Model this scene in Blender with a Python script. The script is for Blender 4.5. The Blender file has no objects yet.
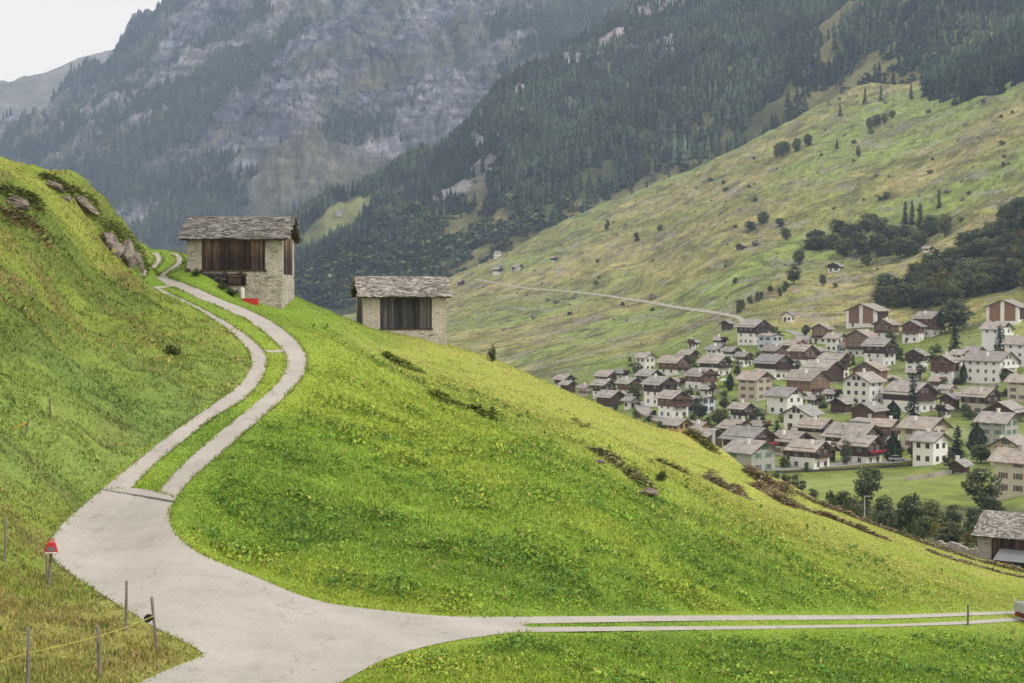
HAZE, EXPOSURE = 0.000105, 0.20
import bpy, bmesh, math, random
import numpy as np
from mathutils import Vector, Matrix
from mathutils.geometry import delaunay_2d_cdt
random.seed(7); RNG = np.random.default_rng(7)
SC = bpy.context.scene; COL = SC.collection
PI = math.pi
# ------------------------------------------------------------------ camera geometry
W, H, F = 1024, 683, 1600.0
PITCH = math.atan((341.5 - 290.0) / F)
CP, SP = math.cos(PITCH), math.sin(PITCH)
def at_of(u, v):
    """pixel -> (x/y, z/y) of the viewing ray"""
    cx = (np.asarray(u, float) - 512) / F; cy = (341.5 - np.asarray(v, float)) / F
    dy = CP + SP * cy; dz = -SP + CP * cy
    return cx / dy, dz / dy
def uv_of(x, y, z):
    fw = CP * y - SP * z; up = SP * y + CP * z
    return 512 + F * x / fw, 341.5 - F * up / fw
# ------------------------------------------------------------------ noise
_P = np.random.default_rng(3).permutation(4096).astype(np.int64)
def _h(ix, iy, iz):
    return _P[(ix + _P[(iy + _P[iz & 4095]) & 4095]) & 4095]
def vnoise(x, y, z=0.0):
    x, y, z = np.broadcast_arrays(np.asarray(x, float), np.asarray(y, float), np.asarray(z, float)); sh = x.shape
    x, y, z = x.ravel(), y.ravel(), z.ravel(); out = np.empty(x.size)
    for i in range(0, x.size, 16384): out[i:i+16384] = _vn(x[i:i+16384], y[i:i+16384], z[i:i+16384])
    return out.reshape(sh)
_GV = np.array([[1,1,0],[-1,1,0],[1,-1,0],[-1,-1,0],[1,0,1],[-1,0,1],[1,0,-1],[-1,0,-1],[0,1,1],[0,-1,1],[0,1,-1],[0,-1,-1],[1,1,0],[-1,1,0],[0,-1,1],[0,-1,-1]], float)
def _vn(x, y, z):
    fx, fy, fz = np.floor(x), np.floor(y), np.floor(z); ix, iy, iz = fx.astype(np.int64), fy.astype(np.int64), fz.astype(np.int64)
    x, y, z = x-fx, y-fy, z-fz; s = lambda t: t*t*t*(t*(t*6-15)+10); sx, sy, sz = s(x), s(y), s(z); r = 0
    for dz in (0, 1):
        hz = _P[(iz+dz) & 4095]; wz = sz if dz else 1-sz
        for dy in (0, 1):
            hy = _P[(iy+dy+hz) & 4095]; wy = wz*(sy if dy else 1-sy)
            for dx in (0, 1):
                q = _GV[_P[(ix+dx+hy) & 4095] & 15]
                r = r + wy*(sx if dx else 1-sx)*(q[:, 0]*(x-dx)+q[:, 1]*(y-dy)+q[:, 2]*(z-dz))
    return r
def fbm(x, y, z=0.0, o=4, gain=.5):
    s, a, f = 0, 1, 1
    for _ in range(o):
        s = s + a*vnoise(x*f, y*f, np.asarray(z)*f + 17.3*_); a *= gain; f *= 2.03
    return s
def ridged(x, y, z=0.0, o=4):
    s, a, f = 0, 1, 1
    for _ in range(o):
        s = s + a*(1-2*np.abs(vnoise(x*f, y*f, np.asarray(z)*f + 9.1*_))); a *= .5; f *= 2.07
    return s
def sstep(a, b, x):
    t = np.clip((np.asarray(x, float)-a)/(b-a), 0, 1); return t*t*(3-2*t)
def mixc(c0, c1, m):
    return c0 + (np.asarray(c1) - c0) * np.asarray(m)[..., None]
# ------------------------------------------------------------------ terrain control points: pixel u, v and distance
CTL = """
100 675 32;150 655 34;30 690 30.5;250 683 33;500 683 34;800 683 43;1010 683 52;-60 700 29;1150 700 55;300 760 26;700 760 30;1100 760 36;-60 780 24
50 583 40;75 510 49;172 520 47;135 489 53;230 590 40;400 617 40.5;300 640 36.5;540 622 43;540 629 41.8;700 618 54;700 628 52;850 617 67;850 626 65;968 612 83;968 624 80
1016 611 90;1016 620 87;1100 606 104;1100 614 101;1180 606 112
200 432 62;240 410 66;275 390 70.5;287 355 79;255 322 87;225 308 93;195 294 99;172 283 104;160 277 107;158 270 112;168 262 117;172 255 124;160 251 128
162 257 150;165 290 200;0 640 34;-60 600 36
0 560 40.5;0 480 46;0 400 53;0 300 64;0 220 76;0 179 86;-80 162 85;-80 300 60;-80 450 45
100 450 56;60 400 57;150 400 64;100 340 71;200 370 71;100 260 88;90 199 102;50 182 95;120 226 112;137 240 118;146 252 122;60 250 82
225 345 79;190 318 86;165 300 92.5;148 287 98;130 262 102
-80 170 120;0 190 112;0 270 160;60 205 122;60 300 180;110 240 135;110 310 190;140 262 140;-80 300 180
212 289 103;228 296 103.5;250 305 104;286 315 104.5;186 266 109;297 303 110;240 270 116;186 256 120;300 300 118;300 330 170;220 290 160
240 470 55;200 505 50;250 545 47;300 480 56;350 400 73;330 345 84;400 500 57;400 440 68;450 560 49;550 560 52;550 480 67;600 440 90;650 560 59;700 520 76;650 480 85;800 570 72;800 530 95;900 590 82;900 560 100;1000 592 105
320 311 115;345 322 118;363 328 122.5;400 339 123;446 351 123;405 330 132;470 352 128;500 362 128;530 375 128;560 388 127;600 405 126;640 422 125;680 439 124;700 449 123;724 460 122;748 473 121;784 487 121;811 500 121;840 513 121;890 531 121;928 544 122;966 557 123;1004 566 124;1040 574 126;1150 592 132
380 360 108;450 385 105;520 410 104;450 362 118;580 425 108;640 450 108;700 480 105;760 505 106
320 360 170;400 400 175;500 430 175;600 475 175;700 525 172;800 565 170;890 572 170;966 574 170;1010 574 170;1150 605 170
1000 567 207;1040 567 207;960 556 222;930 548 240;900 545 260;985 540 265;1150 560 215;800 560 235;700 560 230;600 520 240;450 480 240;300 450 260;100 420 260;-80 400 260
850 503 335;1000 503 335;700 505 335;1150 505 335;880 478 385;760 472 390;860 466 402;940 459 406;1024 487 345;970 470 385;960 530 290;850 525 300
600 450 400;450 450 450;300 430 500;100 420 500;-80 400 500
860 437 470;860 405 530;862 370 610;865 345 670;865 322 725;865 307 780
980 440 460;985 412 515;985 380 570;1000 350 610;1005 323 665;1024 303 700;1150 430 440;1150 340 560;1150 280 660
740 440 460;740 417 510;740 396 560;740 371 620;745 346 680;750 326 735;665 437 480;665 414 530;665 391 600;670 371 670;690 348 730;600 403 635;600 381 715;555 389 730
450 405 850;450 345 1100;450 305 1500;455 277 1850;300 390 900;300 340 1500;300 322 2000;100 330 2000;-80 330 2000;100 380 1000;-80 380 1000
560 373 800;560 347 950;560 312 1200;560 272 1500;560 227 1880;650 350 820;650 320 980;650 285 1180;650 240 1450;650 190 1880
740 312 850;740 291 950;740 261 1080;740 211 1320;740 148 1850;860 288 880;860 263 950;860 216 1130;860 152 1430;860 88 1820
960 283 770;960 246 860;960 190 1050;960 132 1300;960 84 1620;1024 270 750;1024 220 860;1024 150 1080;1024 75 1420;1150 200 790;1150 100 1100;1150 10 1450;1024 40 1700;1150 -40 1800
560 232 2250;650 200 2250;740 165 2250;860 110 2250;960 75 2250;1024 45 2250;1150 -30 2250;450 290 2250;300 325 2250
"""
pts = np.array([[float(q) for q in p.split()] for l in CTL.strip().splitlines() for p in l.split(';')])
ca, ct = at_of(pts[:, 0], pts[:, 1])
KA, KD = 6.0, 1.7
cP = np.stack([ca*KA, np.log(pts[:, 2])*KD], 1)
C2 = 0.05**2
def _phi(A, B):
    d = ((A[:, None, :] - B[None])**2).sum(-1); return np.sqrt(d + C2)
n = len(cP)
K = np.zeros((n+3, n+3)); K[:n, :n] = -_phi(cP, cP) - np.eye(n)*0.004
K[:n, n] = 1; K[:n, n+1:] = cP; K[n:, :n] = K[:n, n:].T
SOL = np.linalg.solve(K, np.concatenate([ct, [0, 0, 0]]))
def t_fun(a, y):
    q = np.stack([np.ravel(a)*KA, np.log(np.ravel(y))*KD], 1); out = np.empty(len(q))
    for i in range(0, len(q), 3000):
        b = q[i:i+3000]; out[i:i+3000] = -_phi(b, cP) @ SOL[:n] + SOL[n] + b @ SOL[n+1:]
    return out.reshape(np.shape(a))
NA = 760; AA = np.linspace(-0.40, 0.40, NA)
Y0, YS, Y1 = 24.0, 190.0, 2240.0
YY = np.concatenate([np.exp(np.linspace(np.log(Y0), np.log(YS), 820)), np.exp(np.linspace(np.log(YS), np.log(Y1), 640))[1:]])
NS = 820
LY = np.log(YY)
# evaluate on a coarser grid, then upsample bilinearly-cubic enough for a smooth field
_ga, _gl = np.linspace(-0.40, 0.40, 190), np.linspace(LY[0], LY[-1], 420)
_T = t_fun(*np.meshgrid(_ga, np.exp(_gl)))
def _interp_cub(M, xs, x, axis):
    M = np.moveaxis(M, axis, 0); k = (x-xs[0])/(xs[1]-xs[0]); i = np.clip(np.floor(k).astype(int), 0, len(xs)-2); f = k-i
    g = lambda j: M[np.clip(j, 0, len(xs)-1)]
    f = f.reshape((-1,)+(1,)*(M.ndim-1))
    p0, p1, p2, p3 = g(i-1), g(i), g(i+1), g(i+2)
    r = p1 + .5*f*(p2-p0+f*(2*p0-5*p1+4*p2-p3+f*(3*(p1-p2)+p3-p0)))
    return np.moveaxis(r, 0, axis)
T0 = _interp_cub(_interp_cub(_T, _gl, LY, 0), _ga, AA, 1)      # rows: distance, columns: azimuth
GX = AA[None, :]*YY[:, None]; GY = np.repeat(YY[:, None], NA, 1)
def bil(G, x, y):
    x = np.asarray(x, float); y = np.asarray(y, float)
    ka = np.clip((x/y-AA[0])/(AA[1]-AA[0]), 0, NA-1.001); ia = ka.astype(int); fa = ka-ia
    ir = np.clip(np.searchsorted(YY, y)-1, 0, len(YY)-2); fr = np.clip((y-YY[ir])/(YY[ir+1]-YY[ir]), 0, 1)
    return ((G[ir, ia]*(1-fa)+G[ir, ia+1]*fa)*(1-fr) + (G[ir+1, ia]*(1-fa)+G[ir+1, ia+1]*fa)*fr)
Z0 = T0*GY
def ray(u, v, ymin=24.5, ymax=2200, T=None):
    """first point of the ground along the ray of a pixel, nothing nearer than ymin"""
    T = T0 if T is None else T
    a, t = at_of(u, v); a = float(a); t = float(t)
    k = min(max((a-AA[0])/(AA[1]-AA[0]), 0), NA-1.001); i = int(k); f = k-i
    c = T[:, i]*(1-f)+T[:, i+1]*f
    ok = np.nonzero((c >= t) & (YY >= ymin) & (YY <= ymax))[0]
    if len(ok) == 0:
        s = (YY >= ymin) & (YY <= ymax); j = np.nonzero(s)[0][np.argmax(c[s])]; y = YY[j]
    else:
        j = ok[0]
        y = YY[j] if j == 0 or YY[j-1] < ymin else YY[j-1]+(YY[j]-YY[j-1])*np.clip((t-c[j-1])/(c[j]-c[j-1]+1e-12), 0, 1)
    return a*y, y
def spline(P, step):
    P = np.asarray(P, float); out = []
    for i in range(len(P)-1):
        p0, p1, p2, p3 = P[max(i-1, 0)], P[i], P[i+1], P[min(i+2, len(P)-1)]
        m = max(2, int(np.linalg.norm(p2[:2]-p1[:2])/step))
        for k in range(m):
            f = k/m; out.append(p1+.5*f*(p2-p0+f*(2*p0-5*p1+4*p2-p3+f*(3*(p1-p2)+p3-p0))))
    out.append(P[-1]); return np.array(out)
def resamp(P, m):
    d = np.r_[0, np.cumsum(np.linalg.norm(np.diff(P, axis=0), axis=1))]; s = np.linspace(0, d[-1], m)
    return np.stack([np.interp(s, d, P[:, k]) for k in range(P.shape[1])], 1)
# ------------------------------------------------------------------ roads (edges read in the photograph, laid on the ground)
def edge(txt, ymin=24.5, ymax=180):
    P = [tuple(map(float, p.split())) for p in txt.split(';')]
    P = spline(P, 6.0)
    return np.array([ray(p[0], p[1], ymin, ymax) for p in P])
APRON = np.concatenate([
    edge('101 490;74 513;58 529;49 544;53.5 560;86 584;119 605;158 629;190 645;203 653'),
    edge('203 654;195 659;166 670;137 684;100 705;70 730'),
    edge('250 740;315 700;340 683;365 669;390 657;440 643;500 634;530 632'),
    edge('530 632;530 627;521 625;530 623.5;530 616.5'),
    edge('530 616.5;459 616.5;400 612;320 601;256 577;214 560;190 547;172 529;169.5 516;172 506;176 498'),
    edge('176 498;158 491.5;131 488;101 490')])
_k = [0]
for i in range(1, len(APRON)):
    if np.linalg.norm(APRON[i]-APRON[_k[-1]]) > .03: _k.append(i)
APRON = APRON[_k]
if np.linalg.norm(APRON[0]-APRON[-1]) < .05: APRON = APRON[:-1]
STRIPS = []
def strip(l, r, m=None):
    L, R = edge(l), edge(r); ln = max(np.linalg.norm(np.diff(L, axis=0), axis=1).sum(), np.linalg.norm(np.diff(R, axis=0), axis=1).sum())
    m = m or int(ln/.5)+2; STRIPS.append((resamp(L, m), resamp(R, m)))
# left wheel track, right wheel track, the stretch behind the mound, and the pair of tracks leading right
strip('101 490;125 470;155 446;190 420;221 399;241 383;251 367;250 353.6;237 338;213 320;186 304;168 295.5;154 289', '131 488;152 467;178 445;209.5 420;241 401;259 383;267 365;265 353.5;253 340;227 322;201.6 308;178 297;162 289')
strip('158 491.5;172 475;196 452;226 427;257 402;279 381;287 363;283 351;268 336;250 322;231 312.5;212 304;180 290;162 282.5;155.5 277.5;162.5 272.5;174 265;176 259;170 253', '176 498;190 480;216 458;247 430;277 404;301 379;307.5 361;302 347;287 332;268 319.5;247 309.5;225 301;195 287.5;175 280;167 276;172.5 271;182.5 265;184.5 260;180 254')
strip('136 275;150 266;155 260;150 252.5', '143 278.5;160 265;163 257.5;160 253')
strip('530 616.5;700 615.4;850 615.2;900 614.6;968 612.4;1013 611;1060 608.5;1120 605', '530 623.5;700 620.6;850 619.3;900 618.3;968 615.6;1013 613.7;1060 611;1120 607.4')
strip('530 627;700 626.2;850 624.6;900 623.8;968 620.8;1010 617.8;1060 614.6;1120 610.6', '530 632;700 629.8;850 627.2;900 626.2;968 624;1016 621;1060 618;1120 613.4')
POLYS = [APRON] + [np.concatenate([l, r[::-1]]) for l, r in STRIPS]
def inside(poly, x, y):
    c = np.zeros(x.shape, bool); px, py = poly[:, 0], poly[:, 1]; j = len(poly)-1
    bx = (x >= px.min()) & (x <= px.max()) & (y >= py.min()) & (y <= py.max())
    xs, ys = x[bx], y[bx]; cc = np.zeros(xs.shape, bool)
    for i in range(len(poly)):
        if py[i] != py[j]:
            k = ((py[i] > ys) != (py[j] > ys)) & (xs < (px[j]-px[i])*(ys-py[i])/(py[j]-py[i])+px[i]); cc ^= k
        j = i
    c[bx] = cc; return c
ROAD = np.zeros(GX.shape)
for p in POLYS: ROAD[:NS] = np.maximum(ROAD[:NS], inside(p, GX[:NS], GY[:NS]))
def blur(M, r, ax):
    c = np.cumsum(np.concatenate([np.repeat(np.take(M, [0], ax), r+1, ax), M, np.repeat(np.take(M, [-1], ax), r, ax)], ax), ax)
    k = 2*r+1; sl = lambda a, b: tuple(slice(a, b) if q == ax else slice(None) for q in range(2))
    return (c[sl(k, None)] - c[sl(0, -k)])/k
_rb = ROAD.copy()
for _ in range(2): _rb = blur(blur(_rb, 10, 0), 14, 1)
RMASK = np.clip(_rb*2.2, 0, 1)                              # soft zone round the roads kept free of bumps
# ------------------------------------------------------------------ projected pixel of every ground vertex and zones
GU, GV = uv_of(GX, GY, Z0)
def crest_u(v, txt):
    P = np.array([[float(q) for q in p.split()] for p in txt.split(';')]); return np.interp(v, P[:, 0], P[:, 1])
# left hillside = left of the road (v -> u)
LEFT = sstep(6, -6, GU - crest_u(GV, '150 150;249 147;262 152;276 134;290 152;300 172;310 190;325 215;340 235;355 248;368 250;385 240;400 218;420 188;446 153;470 124;490 100;515 72;530 57;545 48;560 54;584 86;605 119;629 158;653 203;660 190;684 135'))*(GY < 150)
near = GY < 175
# bumps
B = (.13*fbm(GX/2.3, GY/2.3, 0, 4) + .36*fbm(GX/9, GY/9, 5, 3))*(1-.75*sstep(78, 100, GY))
B = B*(1-RMASK)
FLAT = sstep(560, 700, GU)*sstep(596, 606, GV)*(GY < 150); B = B*(1-.9*FLAT)
B[~near] = 0
BL = LEFT*(1-RMASK)*near
B += BL*(.50*ridged(GX/8, GY/6, 3, 4)-.4 + .45*fbm(GX/3, GY/3, 1, 3))*sstep(30, 60, GY)
far = sstep(170, 420, GY)
hill = sstep(560, 900, GY)
B += far*(1-hill)*1.2*fbm(GX/60, GY/60, 0, 3)
B += hill*(7*fbm(GX/190, GY/190, 2, 5, .58) + 4.2*ridged(GX/80, GY/80, 4, 4) - 3.4 + 1.6*fbm(GX/30, GY/22, 8, 4, .6))*sstep(-.02, .05, Z0/GY+.03)
HPATH = spline([ray(u, v, 560, 2200) for u, v in [(474, 279.5), (495, 283), (520, 287.5), (560, 291), (600, 295), (640, 301), (680, 308), (715, 313), (736, 317), (743, 322)]], 6.0)
_s = np.nonzero(YY > 560)[0][0]; _d = np.full(GX[_s:].shape, 1e9)
for p in HPATH[::2]: _d = np.minimum(_d, (GX[_s:]-p[0])**2+(GY[_s:]-p[1])**2)
B[_s:] *= sstep(5, 26, np.sqrt(_d))
Z = Z0 + B
# small banks and hollows in the meadow: pixel, distance, radius along/across, height
def bump(u, v, rx, ry, h, ang=0.0, ymin=24.5, ymax=185):
    x, y = ray(u, v, ymin, ymax); c, s = math.cos(ang), math.sin(ang)
    dx, dy = GX[:NS]-x, GY[:NS]-y; p = (dx*c+dy*s)/rx; q = (-dx*s+dy*c)/ry
    Z[:NS] += h*np.exp(-(p*p+q*q))*(1-RMASK[:NS])
bump(468, 408, 3.2, 1.6, .75, -.5); bump(430, 398, 3, 1.2, .35, -.4); bump(400, 362, 2.5, 1.2, .4, -.4)
bump(630, 465, 5.0, 1.8, .9, -.75); bump(655, 492, 2.5, 2.5, -.5)
bump(150, 470, 2, 1, 0.0); bump(139, 285, 1.6, 1.6, .30, 0, 90, 99); bump(225, 330, 2.5, 1.6, -.1)
bump(126, 246, 4.5, 2.5, .9); bump(20, 197, 3, 2, .5); bump(70, 192, 4, 2, .35)
bump(705, 440, 2.6, 1.8, .9); bump(735, 486, 3, 1.4, .5); bump(775, 486, 4, 1.5, .6)
ZS = Z0.copy()                                               # the smooth field the roads lie on
Z = np.where(ROAD > .5, Z0-.14, Z)
T1 = Z/GY
def gz(x, y): return bil(Z, x, y)
def ground_at(u, v, ymin=24.5, ymax=2200):
    x, y = ray(u, v, ymin, ymax, T1); return Vector((x, y, float(gz(x, y))))
# ------------------------------------------------------------------ materials
def srgb(r, g, b):
    return tuple((c/255/12.92 if c <= 10 else ((c/255+.055)/1.055)**2.4) for c in (r, g, b)) + (1,)
class NT:
    def __init__(s, name):
        s.m = bpy.data.materials.new(name); s.m.use_nodes = True; s.t = s.m.node_tree
        s.b = s.t.nodes['Principled BSDF']; s.b.inputs['Specular IOR Level'].default_value = .25
    def n(s, typ, **kw):
        nd = s.t.nodes.new(typ)
        for k, v in kw.items(): setattr(nd, k, v)
        return nd
    def l(s, a, b): s.t.links.new(a, b)
    def coord(s, kind='Object', scale=(1, 1, 1)):
        c = s.n('ShaderNodeTexCoord'); m = s.n('ShaderNodeMapping'); m.inputs['Scale'].default_value = scale
        s.l(c.outputs[kind], m.inputs[0]); return m.outputs[0]
    def noise(s, vec, scale, detail=4, rough=.6):
        nd = s.n('ShaderNodeTexNoise'); nd.inputs['Scale'].default_value = scale; nd.inputs['Detail'].default_value = detail
        nd.inputs['Roughness'].default_value = rough
        if vec is not None: s.l(vec, nd.inputs['Vector'])
        return nd.outputs['Fac']
    def ramp(s, fac, stops):
        r = s.n('ShaderNodeValToRGB'); e = r.color_ramp.elements
        e[0].position, e[0].color = stops[0]; e[1].position, e[1].color = stops[-1]
        for p, c in stops[1:-1]:
            q = e.new(p); q.color = c
        s.l(fac, r.inputs[0]); return r.outputs[0]
    def mix(s, fac, a, b, mode='MIX'):
        m = s.n('ShaderNodeMix', data_type='RGBA', blend_type=mode)
        for sock, v in ((m.inputs[0], fac), (m.inputs[6], a), (m.inputs[7], b)):
            if isinstance(v, (int, float)): sock.default_value = v
            elif isinstance(v, tuple): sock.default_value = v
            else: s.l(v, sock)
        return m.outputs[2]
    def attr(s, name='col'):
        a = s.n('ShaderNodeAttribute', attribute_name=name); return a.outputs['Color']
    def col(s, c): s.l(c, s.b.inputs['Base Color']) if not isinstance(c, tuple) else setattr(s.b.inputs['Base Color'], 'default_value', c)
    def bump(s, h, strength=.4, dist=.05):
        b = s.n('ShaderNodeBump'); b.inputs['Strength'].default_value = strength; b.inputs['Distance'].default_value = dist
        s.l(h, b.inputs['Height']); s.l(b.outputs[0], s.b.inputs['Normal'])
    def rough(s, v): s.b.inputs['Roughness'].default_value = v; return s
    def obj_random(s): return s.n('ShaderNodeObjectInfo').outputs['Random']
def g(v, a=1): return (v, v, v, 1)
def m_noise(name, c0, c1, scale, rough=.85, stretch=(1, 1, 1), bump=0, bdist=.03, detail=5, lo=.3, hi=.7, rnd=0):
    t = NT(name); v = t.coord('Object', stretch); f = t.noise(v, scale, detail); c = t.ramp(f, [(lo, c0), (hi, c1)])
    if rnd:
        r = t.ramp(t.obj_random(), [(0, g(1-rnd)), (1, g(1+rnd*.4))]); c = t.mix(1.0, c, r, 'MULTIPLY')
    t.col(c); t.rough(rough)
    if bump: t.bump(f, bump, bdist)
    return t.m
def m_attr(name, scale, amount=.35, rough=.95, bump=0, bdist=.1, spec=.1):
    """colour held per vertex by the thing itself, broken up by fine noise"""
    t = NT(name); v = t.coord('Object'); f = t.noise(v, scale, 5, .65)
    c = t.mix(1.0, t.attr(), t.ramp(f, [(.28, g(1-amount)), (.72, g(1+amount))]), 'MULTIPLY'); t.col(c); t.rough(rough)
    t.b.inputs['Specular IOR Level'].default_value = spec
    if bump: t.bump(f, bump, bdist)
    return t.m
def m_leaf(name, spec=.15, trans=.25):
    t = NT(name); c = t.attr(); t.col(c); t.rough(.7); t.b.inputs['Specular IOR Level'].default_value = spec
    tr = t.n('ShaderNodeBsdfTranslucent'); t.l(c, tr.inputs[0]); mx = t.n('ShaderNodeMixShader'); mx.inputs[0].default_value = trans
    t.l(t.b.outputs[0], mx.inputs[1]); t.l(tr.outputs[0], mx.inputs[2]); t.l(mx.outputs[0], t.t.nodes['Material Output'].inputs[0]); return t.m
def m_foliage(name, c0, c1, rnd=.35):
    t = NT(name); v = t.coord('Object'); f = t.noise(v, .9, 3); f2 = t.noise(v, 7, 2)
    c = t.ramp(f, [(.3, c0), (.7, c1)]); c = t.mix(1.0, c, t.ramp(f2, [(.25, g(.6)), (.75, g(1.45))]), 'MULTIPLY')
    c = t.mix(1.0, c, t.ramp(t.obj_random(), [(0, g(1-rnd)), (.5, (1+rnd*.1, 1, 1-rnd*.2, 1)), (1, (1+rnd*.75, 1+rnd*.6, 1, 1))]), 'MULTIPLY')
    t.col(c); t.rough(.75); t.b.inputs['Specular IOR Level'].default_value = .12; return t.m
M = {}
def road_material():
    t = NT('concrete'); v = t.coord('Object'); f = t.noise(v, .5, 6, .6); f2 = t.noise(v, 9, 4, .7); f3 = t.noise(v, 40, 2)
    c = t.ramp(f, [(.25, (.335, .32, .295, 1)), (.75, (.445, .425, .395, 1))])
    c = t.mix(1.0, c, t.ramp(f2, [(.25, g(.86)), (.7, g(1.08))]), 'MULTIPLY'); c = t.mix(1.0, c, t.ramp(f3, [(.2, g(.9)), (.8, g(1.08))]), 'MULTIPLY')
    st = t.noise(t.coord('Object', (1, .35, 1)), 1.1, 5, .75); c = t.mix(t.ramp(st, [(.56, g(0)), (.76, g(.6))]), c, (.2, .165, .12, 1))
    vo = t.n('ShaderNodeTexVoronoi', feature='DISTANCE_TO_EDGE'); vo.inputs['Scale'].default_value = .28
    w = t.n('ShaderNodeVectorMath', operation='ADD'); nz = t.n('ShaderNodeTexNoise'); nz.inputs['Scale'].default_value = 1.2; t.l(v, nz.inputs[0]); t.l(v, w.inputs[0])
    sc = t.n('ShaderNodeVectorMath', operation='SCALE'); sc.inputs['Scale'].default_value = 1.6; t.l(nz.outputs['Color'], sc.inputs[0]); t.l(sc.outputs[0], w.inputs[1]); t.l(w.outputs[0], vo.inputs['Vector'])
    cr = t.ramp(vo.outputs['Distance'], [(0, g(1)), (.006, g(0))]); gate = t.ramp(t.noise(v, .22, 1), [(.5, g(0)), (.56, g(.55))])
    c = t.mix(t.mix(1.0, cr, gate, 'MULTIPLY'), c, (.14, .13, .11, 1)); t.col(c); t.rough(.9); t.bump(f2, .25, .02); return t.m
M['road'] = road_material()
M['ground'] = m_attr('meadow_turf', 6, .35, bump=.6, bdist=.08)
M['hill'] = m_attr('hillside_turf', .22, .28, bump=.5, bdist=.8)
def mountain_material():
    t = NT('mountain_rock'); v = t.coord('Object'); a = t.n('ShaderNodeAttribute', attribute_name='col'); k = t.n('ShaderNodeAttribute', attribute_name='rock')
    f = t.noise(t.coord('Object', (1, .6, 1.6)), .022, 9, .68); f2 = t.noise(t.coord('Object', (1.4, 1, .35)), .05, 7, .7); f3 = t.noise(v, .006, 4, .6)
    r = t.mix(1.0, t.ramp(f, [(.32, g(.5)), (.5, g(1)), (.68, g(1.55))]), t.ramp(f2, [(.3, g(.68)), (.7, g(1.3))]), 'MULTIPLY')
    r = t.mix(1.0, r, t.ramp(f3, [(.35, (.86, .9, 1, 1)), (.7, (1.12, 1.0, .98, 1))]), 'MULTIPLY')
    r = t.mix(1.0, r, (.92, .95, 1.03, 1), 'MULTIPLY'); mp = t.n('ShaderNodeMapping'); cd = t.n('ShaderNodeTexCoord'); mp.inputs['Rotation'].default_value = (0, .55, 0); mp.inputs['Scale'].default_value = (.28, .5, 2.0); t.l(cd.outputs['Object'], mp.inputs[0]); f4 = t.noise(mp.outputs[0], .03, 9, .75); r = t.mix(1.0, r, t.ramp(f4, [(.38, g(.36)), (.5, g(1.0)), (.60, g(1.5))]), 'MULTIPLY'); soft = t.mix(1.0, t.ramp(f, [(.3, g(.62)), (.7, g(1.38))]), t.ramp(f2, [(.3, g(.8)), (.7, g(1.2))]), 'MULTIPLY')
    m = t.mix(k.outputs['Fac'], soft, r); c = t.mix(1.0, a.outputs['Color'], m, 'MULTIPLY'); t.col(c); t.rough(.95); t.b.inputs['Specular IOR Level'].default_value = .05
    t.bump(f, .9, 14); return t.m
M['mountain'] = mountain_material()
M['leaf'] = m_leaf('meadow_leaves'); M['straw'] = m_leaf('dry_straw', .1, .1)
M['needles'] = m_attr('forest_needles', .05, .3, spec=.05)
# ------------------------------------------------------------------ mesh helpers
def npmesh(name, V, Fq, mat=None, col=None, parent=None, smooth=False, extra=None, k=4, link=True):
    me = bpy.data.meshes.new(name); V = np.asarray(V, np.float32); Fq = np.asarray(Fq, np.int32); nf = len(Fq)
    me.vertices.add(len(V)); me.vertices.foreach_set('co', V.ravel()); me.loops.add(nf*k); me.loops.foreach_set('vertex_index', Fq.ravel())
    me.polygons.add(nf); me.polygons.foreach_set('loop_start', np.arange(nf, dtype=np.int32)*k); me.polygons.foreach_set('loop_total', np.full(nf, k, np.int32))
    me.update(calc_edges=True)
    if smooth: me.polygons.foreach_set('use_smooth', np.ones(nf, bool))
    if col is not None:
        a = me.color_attributes.new('col', 'FLOAT_COLOR', 'POINT'); c = np.ones((len(V), 4), np.float32); c[:, :3] = col; a.data.foreach_set('color', c.ravel())
    for nm, d in (extra or {}).items():
        me.attributes.new(nm, 'FLOAT', 'POINT').data.foreach_set('value', np.asarray(d, np.float32))
    if mat: me.materials.append(mat)
    if not link: return me
    o = bpy.data.objects.new(name, me); COL.objects.link(o); o.parent = parent; return o
def gridfaces(r, c):
    i = np.arange((r-1)*(c-1)); a = i//(c-1)*c + i % (c-1); return np.stack([a, a+1, a+c+1, a+c], 1)
def empty(name, loc, rz=0.0):
    o = bpy.data.objects.new(name, None); COL.objects.link(o); o.location = loc; o.rotation_euler.z = rz; o.empty_display_size = .3; return o
def tag(o, label=None, cat=None, group=None, kind=None):
    for k, v in (('label', label), ('category', cat), ('group', group), ('kind', kind)):
        if v: o[k] = v
    return o
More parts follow.
